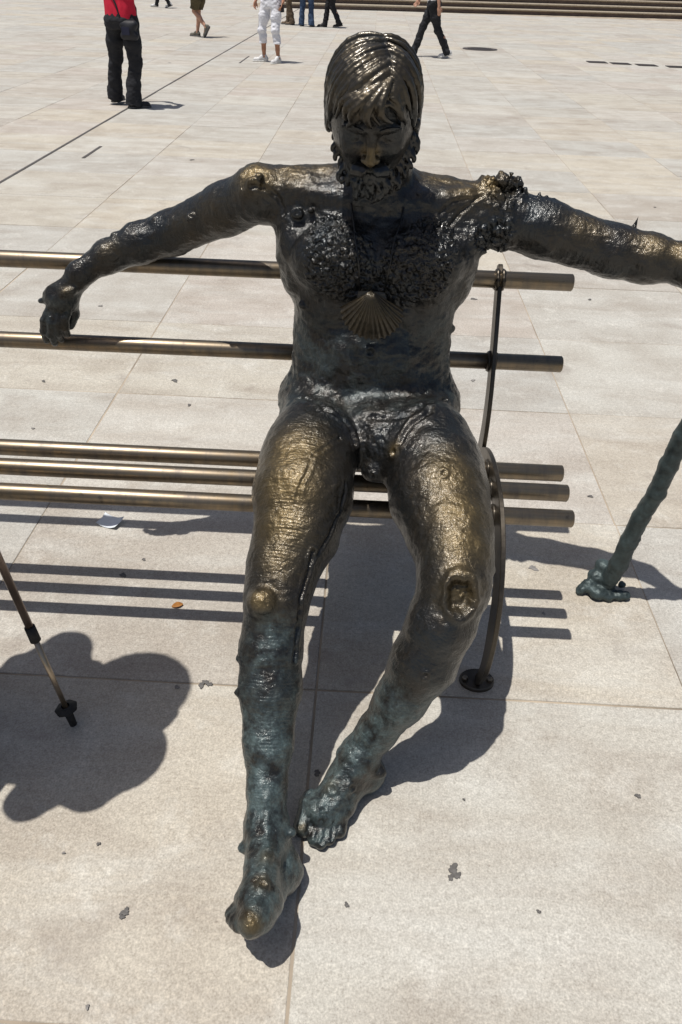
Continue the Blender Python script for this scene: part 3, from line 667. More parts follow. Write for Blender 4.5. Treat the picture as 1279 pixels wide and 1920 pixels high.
# patina masks: worn golden where hands rub it, verdigris low down
gold = np.zeros(len(V)); teal = np.zeros(len(V))
def paint(arr, pts):
    for (u_, v_), r_, s_ in pts: arr[:] = np.maximum(arr, s_*np.exp(-(np.linalg.norm(V-on_skin(u_, v_), axis=1)/r_)**2))
paint(gold, [((545,850), .085, .95), ((535,910), .085, 1.0), ((525,975), .075, .9), ((520,1040), .055, .65), ((495,1125), .040, .95), ((855,890), .075, .8), ((870,950), .075, .95), ((875,1010), .065, .9), ((868,1060), .045, .7), ((866,1106), .05, .7),
             ((480,318), .055, .95), ((545,312), .05, .7), ((600,305), .04, .8), ((820,325), .05, .9), ((880,345), .05, .8), ((925,340), .04, .9), ((1100,420), .05, .45), ((1230,450), .05, .6), ((1275,465), .04, .7),
             ((400,420), .06, .45), ((350,440), .05, .35), ((735,845), .018, .9), ((700,300), .016, 1.0), ((697,285), .012, .8), ((470,1735), .024, 1.0), ((497,1600), .022, .6), ((495,1650), .02, .55), ((565,1550), .012, .6), ((615,1470), .02, .5), ((205,470), .04, .3), ((122,550), .02, .5), ((125,622), .012, .5), ((600,1440), .02, .5)])
gold0 = gold.copy(); upf = smooth01((Nn[:, 2]+.1)/.6); gold *= (.35+.65*upf); nz = np.linalg.norm(V-H(0, .113, -.026), axis=1) < .036; gold[nz] = np.maximum(gold[nz], np.exp(-(np.linalg.norm(V[nz]-H(0, .117, -.034), axis=1)/.0235)**4))
gold[(V[:, 1] > 1.70) & (V[:, 2] < 1.05) & (np.abs(V[:, 0]) < .25)] *= .25
teal = np.maximum(teal, smooth01((.40-V[:, 2])/.14)*.95); teal = np.maximum(teal, .35*smooth01((.92-V[:, 2])/.1)*(V[:, 1] > 1.55))
paint(teal, [((590,660), .07, .55), ((660,700), .08, .45), ((500,1235), .06, 1.0), ((520,1180), .05, .9), ((455,1700), .04, 1.0), ((520,1690), .04, 1.0), ((590,1530), .05, 1.0), ((735,1290), .04, .8)])
teal = np.clip(teal*(1-.9*gold), 0, 1)
statue = empty('bronze_statue', (0, 1.6, 0))
def so_(o): o.parent = statue; o.location = -Vector(statue.location); return o
def attrs(o, **kw):
    for k, a in kw.items():
        at = o.data.attributes.new(k, 'FLOAT', 'POINT'); at.data.foreach_set('value', np.ascontiguousarray(a, dtype=np.float32))
body = so_(mesh_np('body', V, Q, M_bronze)); attrs(body, gold=gold, teal=teal, crust=np.maximum(crust, .7*bark), ring=RG, phase=PH)
print('body done', len(V), round(time.time()-T0, 1))

# hair and beard: locks swept over the skull
G = SDF((-.125, 1.53, 1.13), (.125, 1.83, 1.475), .0024)
rr = random.Random(11); RAD = V3(.0900, .106, .108)
def sk(d, s=1.0):                       # a rounded-box skull, broad at the crown
    d = np.array(d, float); d /= (np.abs(d)**2.35).sum()**(1/2.35); return H(*(d*RAD*s))
def path(tab, t):
    t = max(0, min(.9999, t))*(len(tab)-1); i = int(t); f_ = t-i; return np.array(tab[i])*(1-f_)+np.array(tab[i+1])*f_
part = [(.30, .80, .54), (.33, .58, .76), (.28, .25, .93), (.18, -.2, .97), (.1, -.6, .78), (0, -.92, .4)]
endL = [(-.42, .87, .22), (-.72, .66, .16), (-.93, .35, .02), (-.99, .02, -.25), (-.9, -.35, -.45), (-.6, -.75, -.55), (-.2, -.95, -.5)]
endR = [(.62, .76, .20), (.80, .58, .08), (.94, .34, -.06), (.99, .10, -.24), (.98, -.12, -.40), (.8, -.5, -.5), (.5, -.8, -.55), (.1, -.95, -.5)]
G.ell(H(0, -.024, .014), RAD*V3(.93, .82, .88), .003, HM)
def lock(pts, r_):
    m = len(pts); G.chain(pts, [r_*(.45+.65*math.sin(math.pi*min(1, (i+1.0)/(m+.6)))**.7) for i in range(m)], .0009)
for side, ends, nl in ((-1, endL, 24), (1, endR, 20)):
    for layer in (0, 1):
        for q in range(nl):
            t = (q+.5*layer+rr.uniform(-.35, .35))/nl
            p0 = path(part, max(0, min(1, t*1.02))); te = max(0, (t-.20)*.95)+rr.uniform(-.02, .02); p1 = path(ends, max(0, te)); L = rr.uniform(.70, 1.08); pts = []
            dr_ = rr.uniform(-.015, .04); bend = rr.uniform(-.05, .08); ph_ = rr.uniform(0, 6.28); wob = rr.uniform(.008, .03)
            for s in range(12):
                u_ = s/11*L; w_ = u_**1.15
                d = p0*(1-w_)+p1*w_; d = d/np.linalg.norm(d)
                d = d+V3(-.10*side*0, .10*bend, .5*bend)*math.sin(math.pi*min(u_, 1))+V3(0, wob*math.sin(u_*7+ph_), wob*math.cos(u_*7+ph_))
                pts.append(sk(d, (.965+.050*layer+.030*math.sin(math.pi*min(u_, 1)*.9)+rr.uniform(-.002, .002)+dr_)))
            lock(pts, rr.uniform(.0038, .0072))
for q in range(9):                                           # crescent locks falling on the forehead, tips curling back
    e_ = q/8; x0 = -.070+e_*.100+rr.uniform(-.003, .003); pts = []; dp = rr.uniform(-.010, .004); lf = (q % 3)*.004
    for s in range(12):
        u_ = s/11; xx = .030*(1-u_)**1.2+x0*u_**.7-.016*math.sin(u_*math.pi)+.024*max(0, u_-.66)
        uu = .092-(.068+dp-.014*abs(e_-.45))*u_**1.2; ff = math.sqrt(max(0, 1-(abs(xx)/.092)**2.35-(max(uu, 0)/.110)**2.35))**(2/2.35)*.106
        pts.append(H(xx, ff+.004+.009*math.sin(u_*math.pi)+lf*math.sin(u_*math.pi), uu))
    lock(pts, rr.uniform(.0046, .0078))
def curl(base, n_, dn, L, r_, tw, lift=.010):
    side = np.cross(n_, dn); pts = []
    for s in range(6):
        u_ = s/5; pts.append(base+dn*L*u_+n_*(lift*math.sin(u_*math.pi)+.002)+side*tw*math.sin(u_*math.pi*1.5))
    G.chain(pts, [r_*(.75+.5*math.sin(math.pi*(i+1)/7)) for i in range(5)]+[r_*.35], .001)
jaw = [(-.071, .005, -.040), (-.067, .030, -.068), (-.053, .056, -.096), (-.027, .078, -.114), (.006, .087, -.122), (.038, .078, -.116), (.069, .056, -.098), (.082, .030, -.070), (.086, .005, -.040)]
G.ell(H(0, .045, -.112), (.050, .044, .034), .01, HM)
for row in range(5):
    nlk = 32
    for q in range(nlk):
        j = path(jaw, (q+rr.uniform(.2, .8))/nlk); out = V3(j[0]*1.4, max(j[1], 0)+.02, -.02); out /= np.linalg.norm(out)
        k_ = 1-.12*row+.06; base = H(j[0]*k_, j[1]*k_+.010*row*(1-abs(j[0])/.09), j[2]+.011*row)
        nw = ex*out[0]+ef*out[1]+eu*out[2]; dn = -eu*.9+ex*(j[0]*1.0+rr.uniform(-.35, .35))+ef*rr.uniform(.0, .35); dn /= np.linalg.norm(dn)
        curl(base, nw, dn, rr.uniform(.026, .044)*(1 if abs(j[0]) < .06 else .6), rr.uniform(.0028, .0044), rr.uniform(-.006, .006)*(1 if abs(j[0]) < .055 else .3), .010 if abs(j[0]) < .055 else .004)
for sx in (-1, 1):
    for q in range(9):                                      # moustache
        u_ = q/8; curl(H(sx*(.004+.022*u_), .112-.020*u_, -.058-.006*u_), ef, (ex*sx*.6-eu*(.7+.4*u_)), .027, .0038, .003*sx)
    for q in range(9):                                      # eyebrows
        u_ = q/8; curl(H(sx*(.014+.038*u_), .103-.014*u_, .014+.004*math.sin(u_*3)), ef*.4, (ex*sx*.8+eu*(.45-.7*u_)), .010, .0016, .001)
    for q in range(26):                                     # side curls in front of and behind the ears
        z_ = .02-.085*rr.random(); y_ = rr.uniform(-.055, .032); base = H(sx*(.084+.003*sx-.16*max(0, -.045-z_)), y_ if sx > 0 else y_-.012, z_)
        curl(base, ex*sx, -eu*.8-ex*sx*.25+ef*rr.uniform(-.5, .4), rr.uniform(.016, .026), rr.uniform(.0045, .0062), rr.uniform(-.006, .006), .005)
hv, hq = G.nets(); del G
hn = normals(hv, hq); hv = hv+hn*(.0004*noise(hv/.0065, 41)+.0007*fbm(hv/.018, 2, 42))[:, None]
ho = so_(mesh_np('hair_and_beard', hv, hq, M_hair)); hn = normals(hv, hq)
loc = (hv-HC)@np.stack([ex, ef, eu], 1)
dd = np.linalg.norm(loc/RAD, axis=1); hg = smooth01((dd-1.04)/.09)*smooth01((loc[:, 2]-.01)/.06)*.26  # worn gold, plus sun on the top ridges put into the colour
attrs(ho, gold=hg, teal=np.zeros(len(hv)), crust=np.zeros(len(hv)))
print('hair', len(hv), round(time.time()-T0, 1))

# scallop shell on its cord
ap = V3(*(0.0137, 1.6450, 0.9700)); bt_ = V3(*(0.0210, 1.6220, 0.8593)); dn = (bt_-ap); LS = np.linalg.norm(dn); dn /= LS; sxv = V3(1, 0, 0); nrm = np.cross(dn, sxv); nrm = nrm if nrm[1] < 0 else -nrm
NA, NR = 121, 26; sv = []; AM = R(61)
for i in range(NA):
    a = -AM+2*AM*i/(NA-1); Ra = LS*(1.0-.26*(abs(a)/AM)**2.2); rib = math.cos(2*math.pi*8*(a/AM+1))
    for j in range(NR):
        r_ = j/(NR-1); q = Ra*r_*(1+.018*rib*r_**3); dome = .034*(math.sin(math.pi*min(1, r_*.62+.30))-.1)*(1-.55*(abs(a)/AM)**2)*min(1, r_*6+.45)
        sv.append(ap+sxv*math.sin(a)*q*.98+dn*math.cos(a)*q+nrm*(dome*(1-r_**5*.75)+.0016*rib*min(1, r_*2.2)+.0006*math.sin(r_*42)))
sf = [(i*NR+j, (i+1)*NR+j, (i+1)*NR+j+1, i*NR+j+1) for i in range(NA-1) for j in range(NR-1)]
nb = len(sv); sv += [p-nrm*.004 for p in sv]
sf = [f_[::-1] for f_ in sf] + [tuple(nb+k for k in f_) for f_ in sf]
edge = [(i, NR-1) for i in range(NA)]
for i in range(NA-1): sf.append((i*NR+NR-1, (i+1)*NR+NR-1, nb+(i+1)*NR+NR-1, nb+i*NR+NR-1))
for i, sgn in ((0, 1), (NA-1, -1)):
    for j in range(NR-1): sf.append(tuple(x for x in (i*NR+j, i*NR+j+1, nb+i*NR+j+1, nb+i*NR+j))[::sgn])
shell = so_(mesh('scallop_shell', sv, sf, M_hair)); attrs(shell, gold=np.full(len(sv), .30), teal=np.zeros(len(sv)), crust=np.zeros(len(sv)))
ear = MB()
for sx in (-1, 1):
    e0 = ap+nrm*.006; pr = [e0+dn*.002, e0+sxv*sx*.030+dn*.004, e0+sxv*sx*.034+dn*.020, e0+sxv*sx*.012+dn*.022]
    ear.add([p for p in pr]+[p+nrm*.006 for p in pr], [(0, 1, 2, 3), (7, 6, 5, 4), (0, 4, 5, 1), (1, 5, 6, 2), (2, 6, 7, 3), (3, 7, 4, 0)])
eo = ear.build('shell_ear', M_bronze, shell, False)
cord = MB()
for l in ([(676,546), (675,500), (670,450), (664,415), (655,380)], [(722,546), (728,500), (738,460), (748,420), (760,390)]):
    pts = [Vector(on_skin(*p))+Vector((0, -.003, .001)) for p in l]; cord.tube(pts, .0022, 8)
co = so_(cord.build('cord', M_bronze))
label_statue = 'dark bronze nude bearded man seated on the bench, scallop shell on his chest'
tag(statue, label_statue, 'statue')

# ------------------------------------------------------------------ bronze walking staff
base_p = V3(*(0.7939, 1.7373, 0.0300)); F = SDF((.60, 1.52, -.004), (1.02, 1.90, 1.42), .004)
top_p = HAND+st_dir*.40; pts = []
for q in range(15):
    u_ = q/14; p = base_p*(1-u_)+top_p*u_; pts.append(p+V3(math.sin(q*1.9)*.003, math.cos(q*2.3)*.003, 0))
F.chain(pts, [.0255-.004*q/14 for q in range(15)], .01)
for q in range(26):
    u_ = rr.uniform(.03, .98); p = base_p*(1-u_)+top_p*u_; a = rr.uniform(0, 6.28); r_ = rr.uniform(.003, .006); F.ell(p+V3(math.cos(a), math.sin(a), 0)*.021, (r_, r_, r_*1.4), .006)
for (u_, v_, z_), r_ in (((1104,1098,.028), .022), ((1090,1104,.018), .014), ((1086,1110,.010), .010), ((1120,1112,.020), .024), ((1140,1118,.014), .018), ((1158,1116,.014), .018), ((1172,1116,.014), .016), ((1118,1080,.05), .026), ((1130,1060,.08), .024), ((1166,1096,.022), .012), ((1150,1076,.06), .012), ((1158,1084,.045), .010)):
    d = fw+(u_-639.5)/FPX*rt-(v_-960)/FPX*up; t = (z_-CAM_H)/d.z; F.ell((d.x*t, d.y*t, z_), (r_, r_, r_*.85), .012)
fv, fq = F.nets(); fn = normals(fv, fq); fv = fv+fn*(.0016*fbm(fv/.02, 3, 8)+.0018*noise(fv/.008, 4)*np.exp(-(fv[:, 2]/.12)**2))[:, None]; fv[:, 2] = np.maximum(fv[:, 2], .001)
staff = mesh_np('walking_staff', fv, fq, M_staff); attrs(staff, gold=np.zeros(len(fv)), teal=np.full(len(fv), .75), crust=np.zeros(len(fv)))
tag(staff, 'knotty green bronze staff standing at the right edge, held by the statue', 'staff')

# ------------------------------------------------------------------ people
def cloth(name, col, rough=.85, var=.18, scale=60, denim=False):
    m, nt, b = new_mat(name); tc = N(nt, 'ShaderNodeTexCoord').outputs['Object']
    n = tex_noise(nt, tc, 9, 4, .6); n2 = tex_noise(nt, mapping(nt, tc, (1, 1, .35)), 320 if denim else 260, 2, .5)
    f_ = math_(nt, 'ADD', math_(nt, 'MULTIPLY', n, .65), math_(nt, 'MULTIPLY', n2, .35))
    nt.links.new(ramp(nt, f_, [(.32, tuple(c*(1-var) for c in col)), (.68, tuple(min(1, c*(1+var)) for c in col))]), b.inputs['Base Color'])
    b.inputs['Roughness'].default_value = rough; b.inputs['Specular IOR Level'].default_value = .25
    bump(nt, b, n2, .35, .0015); return m
M_skin = mat_simple('skin', (.46, .255, .175), .55, .12, 14, 0, .15, .001)
M_skin_tan = mat_simple('tanned_skin', (.36, .175, .105), .55, .12, 14, 0, .15, .001)
M_hairb = mat_simple('brown_hair', (.07, .042, .026), .5, .4, 60, 0, .5, .003, .4, (1, 1, .15))
M_hairg = mat_simple('grey_hair', (.30, .28, .26), .5, .3, 60, 0, .5, .003, .4, (1, 1, .15))
M_shoe_dark = mat_simple('dark_leather', (.022, .020, .022), .5, .3, 40)
M_shoe_grey = mat_simple('grey_suede', (.105, .098, .08), .8, .3, 50)
M_shoe_white = mat_simple('white_trainer', (.58, .58, .58), .5, .2, 30)
M_sole = mat_simple('rubber_sole', (.10, .10, .10), .8, .2, 30)
M_sole_w = mat_simple('pale_rubber_sole', (.62, .62, .60), .7, .12, 30)
M_black = cloth('black_nylon', (.020, .021, .026), .55)
def IK(a, b, l1, l2, bend):
    a, b, bend = np.array(a, float), np.array(b, float), np.array(bend, float); d = b-a; L = np.linalg.norm(d)
    if L > (l1+l2)*.999: b = a+d/L*(l1+l2)*.999; d = b-a; L = np.linalg.norm(d)
    u_ = d/L; x = (l1*l1-l2*l2+L*L)/(2*L); h_ = math.sqrt(max(l1*l1-x*x, 0)); n_ = bend-u_*(bend@u_); n_ /= np.linalg.norm(n_)+1e-9
    return a+u_*x+n_*h_, b
def hand_sdf(S_, wrist, d, side, palm_n, curl_=.35, s=1.0):
    d = np.array(d, float); d /= np.linalg.norm(d); pn = np.array(palm_n, float); pn = pn-d*(pn@d); pn /= np.linalg.norm(pn); sd = np.cross(d, pn)*side
    M = [sd, d, pn]; S_.ell(wrist+d*.048*s, (.040*s, .050*s, .016*s), .012, M)
    for q, (o, L) in enumerate(((.028, .072), (.010, .080), (-.009, .075), (-.027, .060))):
        b0 = wrist+d*.088*s+sd*o*s; L *= s; a1 = b0+(d*math.cos(curl_)+pn*math.sin(curl_))*L*.5; a2 = a1+(d*math.cos(curl_*2.4)+pn*math.sin(curl_*2.4))*L*.45
        S_.chain([wrist+d*.06*s+sd*o*s*.9, b0, a1, a2], [.0095*s, .0095*s, .0088*s, .0072*s], .004)
    t0 = wrist+d*.022*s+sd*.030*s; t1 = t0+d*.035*s+sd*.022*s+pn*.012*s; S_.chain([t0, t1, t1+d*.030*s+sd*.004*s+pn*.010*s], [.013*s, .011*s, .008*s], .006)
def person(label, group, loc, face, feet, hip=.93, height=1.70, hands=None, top=None, legs=None, bare_leg=None, shoe=M_shoe_dark, sole=M_sole, skin=M_skin, hair=M_hairb, sleeve=.5,
           lean=0.0, flare=1.0, res=.009, top_hem=None, waist=None, head_fwd=0.0, hat=None, hip_shift=(0, 0), bulk=1.14, arm_bend=None, folds=.010):
    """feet: two (x, y, toe angle, heel lift) in the person's frame, +y is forward; left foot first"""
    e = empty('person', loc, face); k = height/1.70
    hz = hip*k; hc = V3(hip_shift[0], hip_shift[1], hz); chest = hc+V3(0, math.sin(lean)*.40*k, .40*k*math.cos(lean)); neck = hc+V3(0, math.sin(lean)*.55*k, .545*k*math.cos(lean))
    head = neck+V3(0, .035+head_fwd, .165*k-.3*head_fwd)
    legs_j = []
    for s, (fx, fy, ta, lift) in zip((-1, 1), feet):
        hp = hc+V3(s*.088*k*bulk, 0, -.02); fwd = V3(-math.sin(ta), math.cos(ta), 0); heel = V3(fx, fy, 0)
        ank = heel+fwd*.015+V3(0, 0, .085*k)+(V3(0, 0, 1)*math.sin(lift)-fwd*(math.cos(lift)-1))*.16
        if lift: ank = ank+fwd*.05*math.sin(lift)
        kn, ank = IK(hp, ank, .43*k, .425*k, fwd+V3(0, .4, 0)); legs_j.append((hp, kn, ank, fwd, lift, ank[2]-.085*k))
    hands = hands or ((-.28, .06, hz-.08), (.28, .06, hz-.08)); arm_bend = arm_bend or ((-.3, -1, 0), (.3, -1, 0)); arms = []
    for s, hd, bd in zip((-1, 1), hands, arm_bend):
        sh = neck+V3(s*.175*k*bulk, -.005, -.055*k); el_, wr = IK(sh, hd, .29*k, .255*k, bd); arms.append((sh, el_, wr))
    allp = [np.array(p) for p in (hc, neck, head)]+[q for L in legs_j for q in L[:3]]+[q for L in arms for q in L]
    lo = np.min(allp, 0)-.24; hi = np.max(allp, 0)+.24; lo[2] = -.012
    # body, one skin
    Sb = SDF(lo, hi, res)
    Sb.chain([hc, chest, neck-V3(0, 0, .05)], [.085*bulk, .098*bulk, .075], .04)
    for s, (hp, kn, ank, fwd, lift, fz) in zip((-1, 1), legs_j):
        Sb.chain([hp, (hp+kn)/2, kn, kn*.62+ank*.38-fwd*.018, kn*.3+ank*.7-fwd*.005, ank], [.066*k*bulk, .060*k*bulk, .048*k, .054*k, .039*k, .033*k], .02)
        td = fwd*math.cos(lift)-V3(0, 0, 1)*math.sin(lift); Sb.cone(ank, ank+td*.11-V3(0, 0, .055), .034, .026, .02)
    for s, (sh, el_, wr) in zip((-1, 1), arms):
        Sb.cone(neck-V3(0, 0, .06), sh, .06, .052, .04); Sb.chain([sh, el_, el_*.65+wr*.35, wr], [.050*k, .040*k, .038*k, .026*k], .02)
        d = wr-el_; hand_sdf(Sb, wr, d, -s, V3(-s, .3, 0), .40, k)
    Sb.cone(neck-V3(0, 0, .05), head-V3(0, .01, .06), .054, .05, .03)
    Sb.ell(head, (.074, .094, .112), .02); Sb.ell(head+V3(0, .04, -.055), (.052, .048, .055), .025); Sb.cone(head+V3(0, .09, .005), head+V3(0, .112, -.028), .008, .013, .008)
    for s in (-1, 1):
        Sb.ell(head+V3(s*.030, .098, .005), (.016, .012, .010), .008, cut=True); Sb.ell(head+V3(s*.030, .083, .003), (.012, .010, .009), .003); Sb.ell(head+V3(s*.076, -.002, -.01), (.010, .018, .028), .006)
    Sb.ell(head+V3(0, .086, -.062), (.022, .010, .006), .004); Sb.cone(head+V3(-.016, .099, -.062), head+V3(.016, .099, -.062), .002, .002, .002, cut=True)
    v, q = Sb.nets(); del Sb; mesh_np('body', v, q, skin, e)
    Sh = SDF(head-.17, head+.17, .006); Sh.ell(head+V3(0, -.016, .012), (.082, .096, .113), .01)
    Sh.ell(head+V3(0, .105, -.045), (.070, .075, .090), .02, cut=True)
    if hair is M_hairb: Sh.ell(head+V3(0, -.065, -.06), (.072, .045, .075), .03)
    v, q = Sh.nets(); nn = normals(v, q); v = v+nn*(.004*noise(v*V3(90, 90, 18), 3))[:, None]; mesh_np('hair', v, q, hair, e)
    if hat:
        Sx = SDF(head-.26, head+.26, .008); c = head+V3(0, -.005, .045); Sx.ell(c, (.092, .108, .085), .01); Sx.ell(c-V3(0, 0, .09), (.3, .3, .085), .01, cut=True)
        Sx.ell(c+V3(0, .01, .0), (hat[0], hat[1], .016), .02); v, q = Sx.nets(); v = v+(.006*noise(v/.07, 3))[:, None]*V3(0, 0, 1); mesh_np('hat', v, q, hat[2], e)
    # shirt
    hem = top_hem if top_hem is not None else hz+.0
    if top:
        St = SDF(lo, hi, res); x = .018
        St.loft([(hem-.05, hc[0], hc[1], .172*bulk*k, .122*bulk), (hz+.05, hc[0], hc[1], .165*bulk*k, .118*bulk), (hz+.20*k, hc[0], hc[1]+math.sin(lean)*.2, .155*bulk*k, .112*bulk), (hz+.38*k, chest[0], chest[1]+.005, .185*bulk*k, .125*bulk), (hz+.47*k, chest[0], (chest[1]+neck[1])/2, .165*bulk*k, .10), (hz+.525*k, neck[0], neck[1], .09, .075)], .03, 2.2)
        for s, (sh, el_, wr) in zip((-1, 1), arms):
            St.cone(neck-V3(0, 0, .065), sh, .068, .066, .04); f_ = sleeve
            if f_ <= 1: St.cone(sh, sh+(el_-sh)*f_, .066*k, .058*k, .03)
            else: St.chain([sh, el_, el_+(wr-el_)*(f_-1)], [.066*k, .052*k, .040*k], .02)
        St.clip_z(hem, False); v, q = St.nets(); del St; nn = normals(v, q); v = v+nn*(folds*.7*fbm(v*V3(14, 14, 6), 2, 5))[:, None]; mesh_np('shirt', v, q, top, e)
    # trousers
    if legs:
        Sl = SDF(lo, hi, res); wz = waist or hz+.08
        Sl.loft([(hz-.10, hc[0], hc[1], .160*bulk*k, .115*bulk), (hz-.02, hc[0], hc[1]-.01, .172*bulk*k, .128*bulk), (hz+.06, hc[0], hc[1], .160*bulk*k, .115*bulk), (wz+.04, hc[0], hc[1], .150*bulk*k, .108*bulk)], .04, 2.2)
        for s, (hp, kn, ank, fwd, lift, fz) in zip((-1, 1), legs_j):
            end = kn+(ank-kn)*bare_leg if bare_leg is not None else ank+V3(0, 0, -.052)+V3(0, 0, 0)
            if bare_leg is not None and bare_leg < 0: end = kn+(kn-hp)*bare_leg
            r_end = .066*flare*k
            if bare_leg is not None and bare_leg < .15: Sl.chain([hp, (hp+end)/2, end], [.098*k*bulk, .095*k*bulk, .090*k*flare], .03)
            else: Sl.chain([hp, (hp+kn)/2, kn, (kn*.5+end*.5)-fwd*.012, end], [.094*k*bulk, .084*k*bulk, .068*k*flare**.4, .064*k*flare**.7, r_end], .03)
            # square the cuff
            ax = (end-kn) if bare_leg is None or bare_leg >= .15 else (end-hp); ax /= np.linalg.norm(ax)
            q_ = Sl.sub(end-.16, end+.16)
            if q_ is not None:
                sl_, X, Y, Z = q_; dcut = ((X-end[0])*ax[0]+(Y-end[1])*ax[1]+(Z-end[2])*ax[2]).astype(np.float32); rr_ = np.sqrt((X-end[0])**2+(Y-end[1])**2+(Z-end[2])**2)
                Sl.D[sl_] = np.where(rr_ < .15, np.maximum(Sl.D[sl_], dcut), Sl.D[sl_])
        Sl.clip_z(wz); v, q = Sl.nets(); del Sl; nn = normals(v, q)
        v = v+nn*(folds*(fbm(v*V3(9, 9, 16), 3, 12)))[:, None]; v[:, 2] = np.maximum(v[:, 2], .004); mesh_np('trousers', v, q, legs, e)
    # shoes
    for s, (hp, kn, ank, fwd, lift, fz) in zip((-1, 1), legs_j):
        th = math.atan2(-fwd[0], fwd[1]); Ss = SDF((-.09, -.12, -.01), (.09, .25, .17), .006)
        Ss.cone((0, -.045, .045), (0, .15, .032), .036, .036, .03); Ss.ell((0, .13, .030), (.043, .065, .030), .02); Ss.ell((0, -.045, .055), (.034, .040, .050), .02); Ss.cone((0, -.02, .10), (0, .05, .065), .036, .034, .02)
        Ss.clip_z(.018, False); v1, q1 = Ss.nets(); n1_ = normals(v1, q1); v1 = v1+n1_*(.0025*noise(v1/.022, 6))[:, None]
        So = SDF((-.09, -.13, -.01), (.09, .25, .06), .006); So.ell((0, .13, .012), (.049, .078, .03), .01); So.ell((0, -.04, .012), (.041, .055, .03), .01); So.cone((0, -.04, .012), (0, .13, .012), .038, .042, .02); So.clip_z(.024); So.clip_z(.002, False); v2, q2 = So.nets()
        so1 = mesh_np('shoe', v1, q1, shoe, e); so2 = mesh_np('sole', v2, q2, sole, so1)
        so1.rotation_mode = 'XYZ'; so1.rotation_euler = Matrix.Rotation(th, 4, 'Z').to_3x3().to_4x4().to_euler()
        Mx = Matrix.Rotation(th, 4, 'Z') @ Matrix.Rotation(-lift, 4, 'X')
        a0 = Mx @ Vector((0, -.015, .085*k)); so1.matrix_basis = Matrix.Translation(Vector(ank)-a0) @ Mx
        low = min((so1.matrix_basis @ Vector(c)).z for c in ((0, .20, .002), (0, -.09, .002)))
        if low < .002: so1.matrix_basis = Matrix.Translation((0, 0, .002-low)) @ so1.matrix_basis
    tag(e, label, 'person', group); return e, dict(hc=hc, neck=neck, head=head, arms=arms)

GP = 'people crossing the plaza'
M_red = cloth('red_cotton', (.52, .018, .045)); M_jeans_dark = cloth('dark_denim', (.020, .021, .025), .85, .3, 60, True); M_khaki = cloth('khaki_cotton', (.090, .072, .040)); M_white = cloth('white_cotton', (.70, .71, .76), .85, .06)
M_navy = cloth('navy_cotton', (.018, .02, .04)); M_brown = cloth('brown_cotton', (.12, .088, .060)); M_jeans = cloth('blue_denim', (.045, .075, .14), .85, .3, 60, True); M_charcoal = cloth('charcoal_cotton', (.018, .018, .021)); M_shirtw = cloth('white_shirt', (.68, .68, .68), .85, .06)
M_green = cloth('olive_cotton', (.10, .11, .06)); M_grey = cloth('grey_cotton', (.25, .25, .26))
# woman in red, seen from behind, taking a picture
e, J = person('woman in red top and dark flared trousers seen from behind, bag on hip', GP, (-3.18, 10.44, 0), R(-22), ((-.185, .07, R(10), 0), (.185, -.05, R(-38), 0)), hip=.950, height=1.66, hands=((-.10, .30, 1.42), (.10, .30, 1.42)), arm_bend=((-1, 0, -.6), (1, 0, -.6)),
              top=M_red, legs=M_jeans_dark, flare=1.55, bulk=1.22, hip_shift=(.14, 0), top_hem=.915, waist=1.0, sleeve=.6, res=.008)
b = MB(); bx = []
Sx = SDF((.05, -.26, .66), (.32, .06, .95), .006); Sx.ell((.165, -.10, .80), (.085, .058, .080), .01); Sx.cone((.10, -.11, .745), (.23, -.08, .745), .045, .045, .03); Sx.cone((.10, -.11, .855), (.23, -.08, .855), .045, .045, .03)
v, q = Sx.nets(); v = v+V3(.14, 0, .03); bag = mesh_np('shoulder_bag', v, q, M_black); bag.location = e.location; bag.rotation_euler = e.rotation_euler; v_ = v
b.tube([(x_+.14, y_, z_+.03) for x_, y_, z_ in [(.10, -.135, .86), (.06, -.150, 1.05), (-.02, -.155, 1.20), (-.10, -.120, 1.36), (-.125, -.03, 1.425), (-.10, .06, 1.40), (0, .14, 1.25), (.12, .14, 1.0), (.20, .02, .87)]], .010, 8); b.build('strap', M_black, bag)
b = MB(); b.box(.25, .36, -.166, -.160, .785, .865); b.build('front_pocket', M_navy, bag, False)
tag(bag, 'small black shoulder bag on the hip of the woman in red', 'bag')
# man in khaki shorts walking to the left
person('man in khaki shorts and grey walking shoes striding to the left', GP, (-4.14, 20.55, 0), R(62), ((-.08, -.30, 0, R(52)), (.08, .20, R(8), 0)), hip=.93, height=1.74, top=M_green, legs=M_khaki, bare_leg=-.10, flare=1.05, shoe=M_shoe_grey, hair=M_hairg, res=.010, hands=((-.26, .22, .98), (.26, -.18, .96)))
# woman in white capri trousers
e, J = person('woman in white capri trousers and silver trainers standing still', GP, (-1.93, 15.92, 0), R(158), ((-.17, .08, R(-8), 0), (.16, .0, R(-62), 0)), hip=.945, height=1.66, top=M_navy, legs=M_white, bare_leg=.48, flare=1.12, shoe=M_shoe_white, sole=M_sole_w, skin=M_skin_tan, res=.008, top_hem=.955, waist=1.04, hands=((-.265, .06, .93), (.285, .06, .93)))
hd = J['arms'][0][2]; b = MB(); b.box(-.035, .035, -.012, .012, -.055, .055); c = b.build('compact_camera', M_black, None, False); b = MB(); b.tube([(0, .0122, -.01), (0, .028, -.01)], .02, 16); b.build('lens', M_dark_iron, c)
c.location = e.matrix_basis @ Vector(hd+V3(.0, .035, -.09)); c.rotation_euler = (0, .1, R(158)); tag(c, 'small black camera in the hand of the woman in white', 'camera')
person('person in brown trousers and sandals among the far group', GP, (-2.52, 25.6, 0), R(80), ((-.07, -.05, 0, 0), (.08, .12, 0, 0)), hip=.945, top=M_grey, legs=M_brown, flare=1.15, shoe=M_brown, res=.011)
